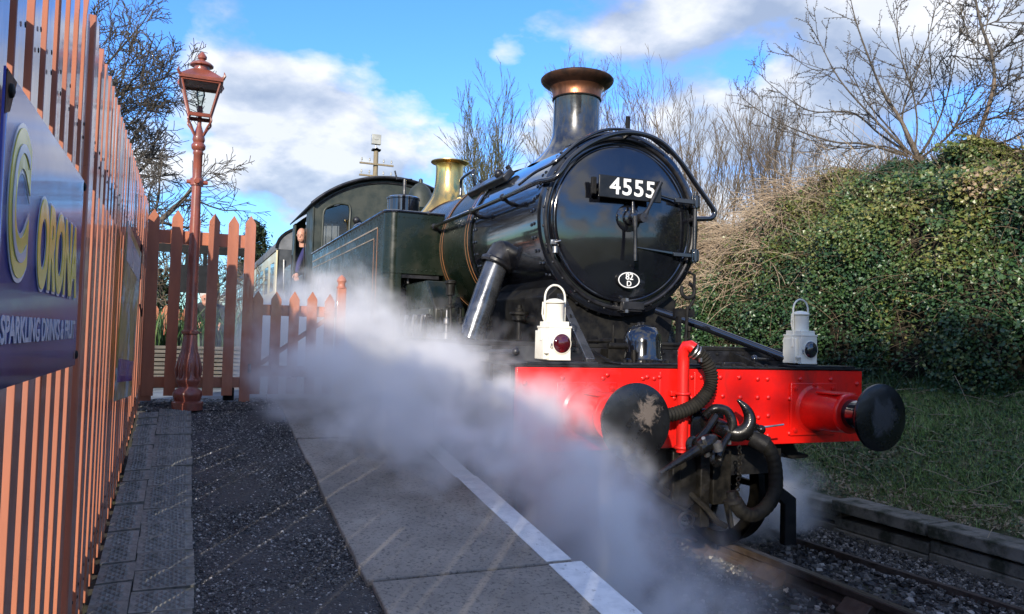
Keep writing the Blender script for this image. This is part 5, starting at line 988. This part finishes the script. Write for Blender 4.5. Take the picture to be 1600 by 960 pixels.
M_['hedge_core'] = mat('hedge_inner_litter', (.012,.013,.007), (.032,.026,.014), .95, scale=12, bump=.8, bscale=40)
npmesh('hedge_mass', V_, FF, M_['hedge_core'], hedge, None, smooth=True)
def leaves(name, C_, Nrm, size, m, parent, tint, seed, jitter=.7, shape='ivy', kind='stuff'):
    g = np.random.default_rng(seed); n = len(C_); N_ = Nrm+g.normal(0,jitter,(n,3)); N_ /= np.linalg.norm(N_,axis=1,keepdims=True)
    ref = g.normal(0,1,(n,3)); u = np.cross(N_,ref); u /= np.linalg.norm(u,axis=1,keepdims=True); w = np.cross(N_,u); s = size[:,None]
    if shape == 'ivy':   # five points, folded along the midrib
        pt = [(-.5,0,0),(-.15,.46,.10),(.5,.0,-.05),(-.15,-.46,.10)]
    else: pt = [(-.6,0,0),(0,.24,.06),(.6,0,0),(0,-.24,.06)]
    P = np.stack([C_+s*(a*u+b*w+c*N_) for a, b, c in pt],1).reshape(-1,3)
    f = np.array([(0,1,2),(0,2,3)]); FF = (f[None]+4*np.arange(n)[:,None,None]).reshape(-1,3)
    return npmesh(name, P, FF, m, parent, kind, tint=np.repeat(tint,2))
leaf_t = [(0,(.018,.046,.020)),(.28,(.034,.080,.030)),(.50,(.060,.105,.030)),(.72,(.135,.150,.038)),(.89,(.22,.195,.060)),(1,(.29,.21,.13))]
M_['ivy'] = mat('ivy_leaf', (0,0,0), rough=.38, tint=leaf_t, spec=.5)
g = np.random.default_rng(55); C_ = []; Nn = []; Sz = []; T = []
def ivy(n, yr, sr, szr, tb, off=.10, pw=1.0):
    for _ in range(n):
        y = yr[0]+(yr[1]-yr[0])*g.random()**pw; s = g.uniform(*sr); q = Vector((y*1.25,s*4.2,41)); lump = mnoise.noise(q)
        if mnoise.noise(Vector((y*2.1,s*7.0,57)))+.35*mnoise.noise(Vector((y*6,s*19,3))) > .27 and g.random() < .80: continue
        x, z = hedge_pt(y, s, g.exponential(off)*.7+max(0, lump)*.42*g.random()**.4); e = .02
        C_.append((x,y,z)); Nn.append((-.85,-.25,.55) if s < .95 else (-.3,-.1,.95)); Sz.append(g.uniform(*szr))
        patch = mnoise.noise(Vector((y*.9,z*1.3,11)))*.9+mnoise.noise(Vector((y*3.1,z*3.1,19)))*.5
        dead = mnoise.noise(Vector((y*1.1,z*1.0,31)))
        high = max(0, min(1, (z-1.9)/.8))  # sunlit upper hedge put into the leaf tint, along with plant variety
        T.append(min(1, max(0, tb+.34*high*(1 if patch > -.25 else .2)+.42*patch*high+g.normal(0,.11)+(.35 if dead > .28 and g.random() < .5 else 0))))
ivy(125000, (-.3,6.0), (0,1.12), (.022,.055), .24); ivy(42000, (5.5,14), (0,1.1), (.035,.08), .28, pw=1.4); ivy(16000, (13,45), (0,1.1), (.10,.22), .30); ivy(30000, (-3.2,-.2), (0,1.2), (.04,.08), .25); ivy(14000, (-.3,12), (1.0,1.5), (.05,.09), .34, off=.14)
ivy(2600, (.2,2.7), (.62,1.12), (.04,.065), .30, off=.12)
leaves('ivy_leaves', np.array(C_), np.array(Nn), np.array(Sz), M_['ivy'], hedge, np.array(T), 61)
# brambles: arching stems over the hedge and a mat of dead stems hanging at its left part
def stems(name, n, yr, sr, L_, r, m, parent, seed, droop=.9, outw=.25, lenj=.5, dirb=None, sd=.5):
    g = np.random.default_rng(seed); S = []
    for _ in range(n):
        y = g.uniform(*yr); s = g.uniform(*sr); x, z = hedge_pt(y, s, .02+g.exponential(.05)); p = Vector((x,y,z)); d = Vector((-outw+g.normal(0,.25), g.normal(0,.7), .35+g.normal(0,.45))) if dirb is None else Vector((dirb[0]+g.normal(0,.2),dirb[1]+g.normal(0,sd),dirb[2]+g.normal(0,sd*.7)))
        d.normalize(); l = L_*g.uniform(1-lenj,1+lenj); k = 8
        for i in range(k):
            q = p+d*l/k; rr = r*(1-.6*i/k); S.append((tuple(p),tuple(q),rr,rr*.93)); p = q; d = (d+Vector((-.02,g.normal(0,.10),-droop/k))).normalized()
    return segs_mesh(name, S, m, parent, 3, 'stuff')
M_['dead_stem'] = mat('dead_bramble_stem', (.46,.36,.25), (.27,.195,.13), .85, scale=2.5); M_['live_stem'] = mat('brown_green_bramble_stem', (.15,.105,.065), (.075,.06,.03), .8, scale=3)
stems('bramble_stems', 2300, (-.2,8), (.05,1.05), .5, .0040, M_['live_stem'], hedge, 71); stems('bramble_stems', 420, (3.2,8), (.3,1.0), .8, .0045, M_['dead_stem'], hedge, 72)
stems('bramble_stems', 420, (1.0,5.5), (.95,1.3), .45, .0045, M_['live_stem'], hedge, 74, droop=.3, dirb=(-.15,0,.8))
mt = thing('dead_bramble_mat', 'tangled mat of dead straw brown stems hanging over the hedge beyond the engine', 'brambles')
stems('bramble_stems', 2400, (4.4,8.8), (.55,1.12), .60, .0072, M_['dead_stem'], mt, 73, droop=1.6, outw=.7, dirb=(-.55,.0,.15), sd=.8)
stems('bramble_stems', 1100, (4.2,9.5), (.25,1.0), .6, .0065, M_['dead_stem'], mt, 75, droop=1.3, outw=.6)

# ---- grass on the bank
M_['grass'] = mat('bank_grass', (0,0,0), rough=.5, tint=[(0,(.11,.20,.05)),(.4,(.18,.30,.075)),(.7,(.27,.34,.11)),(.9,(.34,.31,.15)),(1,(.46,.39,.23))])
gr = setting('bank')
def gdens(x, y):
    v = .62+.75*mnoise.noise(Vector((x*1.1,y*1.1,5))); return max(.10 if x > 2.7 else .02, (v-.10)*min(1,(x-2.42)/.35))
gz2 = lambda x, y: ground_z(x,y)+.05*mnoise.noise(Vector((x*1.3,y*1.3,0)))+.025*mnoise.noise(Vector((x*5,y*5,3)))-.01
blades('grass', 50000, (2.42,5.0), (-3.6,-.9), gz2, (.035,.11), (.004,.009), M_['grass'], 84, .7, gr, 2, 1.0, dens=gdens)
blades('grass', 120000, (2.42,5.0), (-.9,5.0), gz2, (.035,.11), (.004,.009), M_['grass'], 81, .7, gr, 2, 1.25, dens=gdens)
blades('grass', 24000, (2.42,5.0), (4.5,16), gz2, (.06,.14), (.008,.018), M_['grass'], 82, .5, gr, 1, 1.3, dens=gdens)
tf = lambda cx, cy, r: None
for i, (cx, cy, n, h) in enumerate(((4.25,2.35,520,(.16,.34)),(4.35,1.95,300,(.14,.3)),(3.55,1.35,420,(.10,.18)),(2.95,2.1,300,(.08,.15)),(3.9,1.2,260,(.09,.16)),(4.0,2.9,260,(.14,.28)))):
    g = np.random.default_rng(90+i)
    blades('grass_tuft', n, (cx-.22,cx+.22), (cy-.24,cy+.24), gz2, h, (.006,.012), M_['bulb_leaf'] if i in (0,1,5) else M_['grass'], 95+i, .55, gr, 3, dens=lambda x,y,cx=cx,cy=cy: math.exp(-((x-cx)**2+(y-cy)**2)/.025))
# litter and low weeds among the grass
g = np.random.default_rng(5); n = 22000; X = g.uniform(2.42,4.7,n); Y = -.9+6*g.random(n)**1.2; Zp = np.array([gz2(a,b)+.02 for a,b in zip(X,Y)])+g.uniform(0,.03,n)
M_['weed'] = mat('bank_weeds', (0,0,0), rough=.5, tint=[(0,(.030,.065,.022)),(.5,(.06,.105,.034)),(.75,(.12,.11,.05)),(1,(.30,.23,.14))])
leaves('bank_weeds', np.stack([X,Y,Zp],-1), np.tile([-.3,-.2,.9],(n,1)), g.uniform(.015,.045,n), M_['weed'], gr, np.clip(g.normal(.42,.25,n)+.4*(X < 2.75),0,1), 62)
S = []
for _ in range(420):
    x, y = g.uniform(2.5,4.6), g.uniform(-.8,4.5); p = Vector((x,y,gz2(x,y)+.03)); d = Vector((g.normal(0,.5),g.normal(0,.8),g.normal(.1,.2))).normalized(); l = g.uniform(.08,.45)
    for i in range(4): q = p+d*l/4; S.append((tuple(p),tuple(q),.0035,.003)); p = q; d = (d+Vector((0,g.normal(0,.15),-.08))).normalized()
segs_mesh('fallen_twigs', S, M_['dead_stem'], gr, 3, 'stuff')

# ---- evergreens: one beyond the coach, an unseen belt behind and left of the photographer, added to shade the track and bank
M_['conifer'] = mat('evergreen_foliage', (0,0,0), rough=.55, tint=[(0,(.012,.022,.010)),(.5,(.030,.048,.018)),(.85,(.065,.075,.028)),(1,(.10,.10,.045))])
def evergreen(label, x, y, z, H, Rw, n, seed, size, group=None, pw=2.2):
    g = np.random.default_rng(seed); t = thing('evergreen_tree', label, 'tree', (x,y,z), 0, group)
    MB().tube([(0,0,0),(0,0,H*.9)], [Rw*.10,Rw*.02], 10).build('trunk', M_['bark'], t)
    S = []; nb = 150
    for k in range(nb):
        h = H*(.04+.93*k/nb); rr = Rw*(1-(h/H)**pw)*g.uniform(.7,1.05)+.05*Rw; a = g.uniform(0,2*PI); S.append(((0,0,h),(math.cos(a)*rr*.9,math.sin(a)*rr*.9,h+rr*.35),.03*Rw,.008*Rw))
    segs_mesh('limbs', S, M_['bark'], t, 4)
    k = g.integers(0,nb,n); f = g.random(n)**.55; A = np.array([s[1] for s in S])[k]; Z0 = np.array([s[0][2] for s in S])[k]
    P = np.stack([A[:,0]*f,A[:,1]*f,Z0+(A[:,2]-Z0)*f],-1)+g.normal(0,.10*Rw,(n,3)); nr = P/np.maximum(np.linalg.norm(P,axis=1,keepdims=True),.01)+np.array([0,0,.5])
    tn = np.clip(.35+g.normal(0,.15,n)+.5*np.array([mnoise.noise(Vector(p)*(1.6/Rw)) for p in P]),0,1)
    leaves('crown', P, nr, g.uniform(size*.6,size*1.4,n), M_['conifer'], t, tn, seed+1, .8, 'blade', None)
    return t
evergreen('shaggy evergreen tree rising beyond the coach roof beside the cab', -.05, 36, 1, 5.9, 1.6, 9000, 201, .16)
evergreen('rounded evergreen bush behind the hanging notice panel', -4.1, 17, .9, 2.1, 1.3, 7000, 203, .12)
belt = [(-.595*14+.804*q, -.804*14-.595*q, 8.2+.4*math.sin(q*5), 1.25) for q in (1.6,2.6,3.7,4.8,5.9,7.1)]
for i, (x, y, h, w) in enumerate(belt): evergreen(('nearest','second','third','fourth','fifth','farthest')[i]+' tall evergreen of the unseen belt added for shade behind the photographer', x, y, -.1, h, w, 13000, 210+i*3, .34, 'unseen evergreens added for shade behind the photographer', 7)
# ================================================================ people
M_['skin'] = mat('skin', (.52,.27,.19), (.44,.21,.14), .5, scale=20); M_['navy'] = mat('navy_blue_cloth', (.020,.020,.085), (.03,.03,.11), .85, scale=30); M_['darkcloth'] = mat('dark_cloth', (.016,.017,.020), (.03,.03,.034), .9, scale=30)
M_['hair_grey'] = mat('grey_hair', (.45,.42,.38), (.6,.58,.54), .8, scale=40); M_['hair_brown'] = mat('thin_grey_brown_hair', (.20,.15,.11), (.30,.24,.18), .8, scale=60)
def skin_body(name, J, E, m, parent, sub=2, root=0):
    me = bpy.data.meshes.new(name); me.from_pydata([j[:3] for j in J], E, []); me.update(); o = bpy.data.objects.new(name, me); COL.objects.link(o); o.parent = parent; me.materials.append(m)
    sk = o.modifiers.new('skin', 'SKIN'); sk.use_smooth_shade = True
    lay = me.skin_vertices[0].data if me.skin_vertices else None
    if lay is None:
        bpy.context.view_layer.objects.active = o
    for i, j in enumerate(J):
        v = me.skin_vertices[0].data[i]; v.radius = (j[3], j[4] if len(j) > 4 else j[3]); v.use_root = (i == root)
    s = o.modifiers.new('sub', 'SUBSURF'); s.levels = s.render_levels = sub; return o
def head(par, c, hair, M, bald=False):
    """head with face looking along local -Y of matrix M"""
    c = Vector(c); m = MB(); m.ball((0,0,0), .1, 20, 14, (.78,.95,1.18)); m.ball((0,-.035,-.055), .072, 14, 10, (.85,.9,.95)); m.ball((0,-.098,-.015), .018, 10, 8, (.7,1,1.25))
    m.ball((-.079,.005,-.01), .024, 10, 8, (.35,.75,1.2)); m.ball((.079,.005,-.01), .024, 10, 8, (.35,.75,1.2)); m.cyl((0,.02,-.07),(0,.025,-.20),.055,.062,14)
    h = m.build('head', M_['skin'], par, smooth=80); h.matrix_local = Matrix.Translation(c) @ M
    e = MB().ball((-.031,-.086,.012), .010, 8, 6).ball((.031,-.086,.012), .010, 8, 6).build('eyes', M_['darkcloth'], h); MB().box((-.024,-.096,-.062),(.024,-.090,-.056)).build('mouth', M_['darkcloth'], h)
    hr_ = MB()
    if bald: hr_.torus((0,.025,-.005),(0,.1,1),.083,.018,24,8)
    else: hr_.ball((0,.018,.022), .105, 20, 14, (.82,.97,1.12))
    hr_.build('hair', hair, h, smooth=80); return h
drv = thing('person', 'driver in a navy top with balding head leaning out of the engine cab', 'person', (-1.235,9.50,1.47))
J = [(.25,.12,.95,.15,.11),(.22,.08,1.15,.15,.11),(.12,.0,1.36,.17,.12),(.02,-.05,1.52,.07,.06),(.28,.0,1.42,.06),(.0,-.05,1.40,.065),(-.10,-.10,1.18,.048),(-.14,-.16,1.0,.038),(.36,.06,1.2,.05),(.30,-.08,1.05,.04),(.15,.12,.50,.085),(.14,.16,.05,.06),(.35,.14,.50,.085),(.36,.16,.05,.06)]
E_ = [(0,1),(1,2),(2,3),(2,4),(2,5),(5,6),(6,7),(4,8),(8,9),(0,10),(10,11),(0,12),(12,13)]
skin_body('body', J, E_, M_['navy'], drv); head(drv, (-.07,-.08,1.655), M_['hair_brown'], Matrix.Rotation(R(-28),4,'Z') @ Matrix.Rotation(R(14),4,'X'), True)
def hand(par, c, M):
    m = MB(); m.ball((0,0,-.035), .042, 12, 8, (.9,.42,1.05))
    for k in range(4): x = -.028+.019*k; l = (.062,.072,.068,.052)[k]; m.tube([(x,0,-.065),(x*1.1,-.008,-.065-l*.5),(x*1.1,-.028,-.065-l*.85)], [.0095,.0088,.007], 8)
    m.tube([(-.035,0,-.02),(-.058,-.012,-.045),(-.060,-.022,-.075)], [.011,.010,.008], 8); h = m.build('hand', M_['skin'], par, smooth=80); h.matrix_local = Matrix.Translation(Vector(c)) @ M; return h
hand(drv, (-.145,-.165,.99), Matrix.Rotation(R(10),4,'X'))
sit = thing('person', 'person in dark clothing with pale hair bending forward beyond the planter', 'person', (-2.80,6.6,.937))
J = [(0,.05,.48,.14,.12),(.02,.0,.66,.14,.11),(.0,-.10,.80,.15,.10),(-.02,-.16,.88,.06,.05),(.16,-.08,.80,.055),(-.16,-.10,.80,.055),(-.18,-.28,.68,.042),(-.10,-.42,.60,.035),(.20,-.25,.66,.042),(.12,-.40,.60,.035),(-.10,-.36,.46,.08),(-.10,-.40,.06,.055),(.10,-.36,.46,.08),(.10,-.40,.06,.055),(-.10,-.52,.04,.035),(.10,-.52,.04,.035)]
skin_body('body', J, [(0,1),(1,2),(2,3),(2,4),(2,5),(5,6),(6,7),(4,8),(8,9),(0,10),(10,11),(0,12),(12,13),(11,14),(13,15)], M_['darkcloth'], sit); head(sit, (-.03,-.22,.96), M_['hair_grey'], Matrix.Rotation(R(35),4,'X'))
hand(sit, (-.10,-.43,.62), Matrix.Identity(4)); hand(sit, (.12,-.41,.62), Matrix.Identity(4))
bn = thing('bench', 'plain timber bench under the bending person beyond the planter', 'bench', (-2.80,6.75,.937)); MB().box((-.6,-.2,.40),(.6,.2,.44)).build('seat', M_['grey_wood'], bn)
for x in (-.5,.5): MB().box((x-.03,-.18,0),(x+.03,.18,.40)).build('leg', M_['grey_wood'], bn)

# ================================================================ steam
def steam(name, label, ells, hull, dens, seed, nscale=3.3, lo=.43, hi=.585, col=(.995,.995,.997), vox=.024, g_=.2, rate=1.5):
    """a cloud as a voxel grid: the density field is laid out in geometry nodes"""
    m = bpy.data.materials.new(name+'_vapour'); m.use_nodes = True; nt = m.node_tree; N = nt.nodes; L = nt.links; N.clear()
    out = N.new('ShaderNodeOutputMaterial'); pv = N.new('ShaderNodeVolumePrincipled'); L.new(pv.outputs[0], out.inputs['Volume']); pv.inputs['Color'].default_value = col+(1,); pv.inputs['Anisotropy'].default_value = g_
    pv.inputs['Density'].default_value = dens
    ng = bpy.data.node_groups.new(name+'_field', 'GeometryNodeTree'); ng.interface.new_socket('Geometry', in_out='OUTPUT', socket_type='NodeSocketGeometry')
    N = ng.nodes; L = ng.links
    def Mt(op, a, b=None, c=None, clamp=False):
        n = N.new('ShaderNodeMath'); n.operation = op; n.use_clamp = clamp
        for i, v in enumerate((a, b, c)):
            if v is None: continue
            if isinstance(v, (int, float)): n.inputs[i].default_value = v
            else: L.new(v, n.inputs[i])
        return n.outputs[0]
    pos = N.new('GeometryNodeInputPosition').outputs[0]
    mp = N.new('ShaderNodeVectorMath'); mp.operation = 'ADD'; L.new(pos, mp.inputs[0]); mp.inputs[1].default_value = (seed, seed*.7, 0)
    nz = N.new('ShaderNodeTexNoise'); nz.inputs['Scale'].default_value = nscale; nz.inputs['Detail'].default_value = 7; nz.inputs['Roughness'].default_value = .60; nz.inputs['Distortion'].default_value = .5; L.new(mp.outputs[0], nz.inputs['Vector'])
    cen = N.new('ShaderNodeVectorMath'); cen.operation = 'SUBTRACT'; L.new(nz.outputs['Color'], cen.inputs[0]); cen.inputs[1].default_value = (.5,.5,.5)
    ofs = N.new('ShaderNodeVectorMath'); ofs.operation = 'MULTIPLY_ADD'; L.new(cen.outputs[0], ofs.inputs[0]); ofs.inputs[1].default_value = (1.25,1.25,1.25); L.new(pos, ofs.inputs[2])
    tot = None
    for (c, r, w) in ells:
        v = N.new('ShaderNodeVectorMath'); v.operation = 'SUBTRACT'; L.new(ofs.outputs[0], v.inputs[0]); v.inputs[1].default_value = c
        d = N.new('ShaderNodeVectorMath'); d.operation = 'DIVIDE'; L.new(v.outputs[0], d.inputs[0]); d.inputs[1].default_value = r
        l = N.new('ShaderNodeVectorMath'); l.operation = 'LENGTH'; L.new(d.outputs[0], l.inputs[0])
        k = Mt('SUBTRACT', 1.0, l.outputs['Value'], clamp=True); k = Mt('MULTIPLY', k, w); tot = k if tot is None else Mt('ADD', tot, k)
    nr = N.new('ShaderNodeMapRange'); L.new(nz.outputs['Fac'], nr.inputs[0]); nr.inputs[1].default_value = lo; nr.inputs[2].default_value = hi; nr.inputs[3].default_value = .10; nr.inputs[4].default_value = 1.9
    den = Mt('MULTIPLY', tot, nr.outputs[0]); den = Mt('MAXIMUM', Mt('SUBTRACT', den, .02), 0.0)
    vc = N.new('GeometryNodeVolumeCube'); L.new(den, vc.inputs['Density']); vc.inputs['Min'].default_value = hull[0]; vc.inputs['Max'].default_value = hull[1]
    for ax, nm in enumerate(('Resolution X','Resolution Y','Resolution Z')): vc.inputs[nm].default_value = max(8, int((hull[1][ax]-hull[0][ax])/vox))
    sm = N.new('GeometryNodeSetMaterial'); sm.inputs['Material'].default_value = m; L.new(vc.outputs[0], sm.inputs[0])
    go = N.new('NodeGroupOutput'); L.new(sm.outputs[0], go.inputs[0])
    o = MB().box(*hull).build(name, m, None, smooth=0); md = o.modifiers.new('field', 'NODES'); md.node_group = ng; tag(o, label, 'steam', kind='stuff')
    m.cycles.volume_step_rate = rate; return o
E1 = [((-1.75,2.0,1.18),(.85,1.2,.66),1.0), ((-1.65,1.0,1.02),(.72,1.0,.52),1.3), ((-1.52,.2,.98),(.58,.8,.48),1.5), ((-1.38,-.38,.96),(.40,.60,.46),1.3), ((-1.22,-.62,.68),(.42,.60,.50),1.4),
      ((-1.10,-1.0,.42),(.40,.55,.45),1.4), ((-.95,-1.3,.15),(.42,.55,.40),1.1), ((-1.85,.55,.82),(.40,.7,.34),.8), ((-2.1,1.9,1.1),(.7,.9,.5),.6), ((-1.95,3.0,1.35),(.95,1.2,.75),.75),
      ((-1.80,2.8,1.60),(.55,1.2,.52),.45), ((-2.45,2.5,1.45),(.6,.7,.45),.22), ((-1.0,-.1,.40),(.55,1.2,.48),.8)]
steam('steam_plume', 'thick white steam rolling over the platform edge and the front of the engine', E1, ((-3.2,-2.3,-.14),(-.3,4.8,2.4)), 3.5, 2.3, g_=0)
E2 = [((1.5,1.4,.18),(.55,.75,.42),1.6), ((1.65,1.6,.45),(.42,.6,.36),.9), ((1.25,.95,.15),(.35,.45,.35),.8), ((1.85,1.5,.10),(.5,.6,.28),1.0)]
steam('steam_puff', 'small steam puff drifting low behind the front wheel beside the far rail', E2, ((.82,.3,-.14),(2.6,2.7,1.0)), 4.5, 7.7, nscale=2.2)
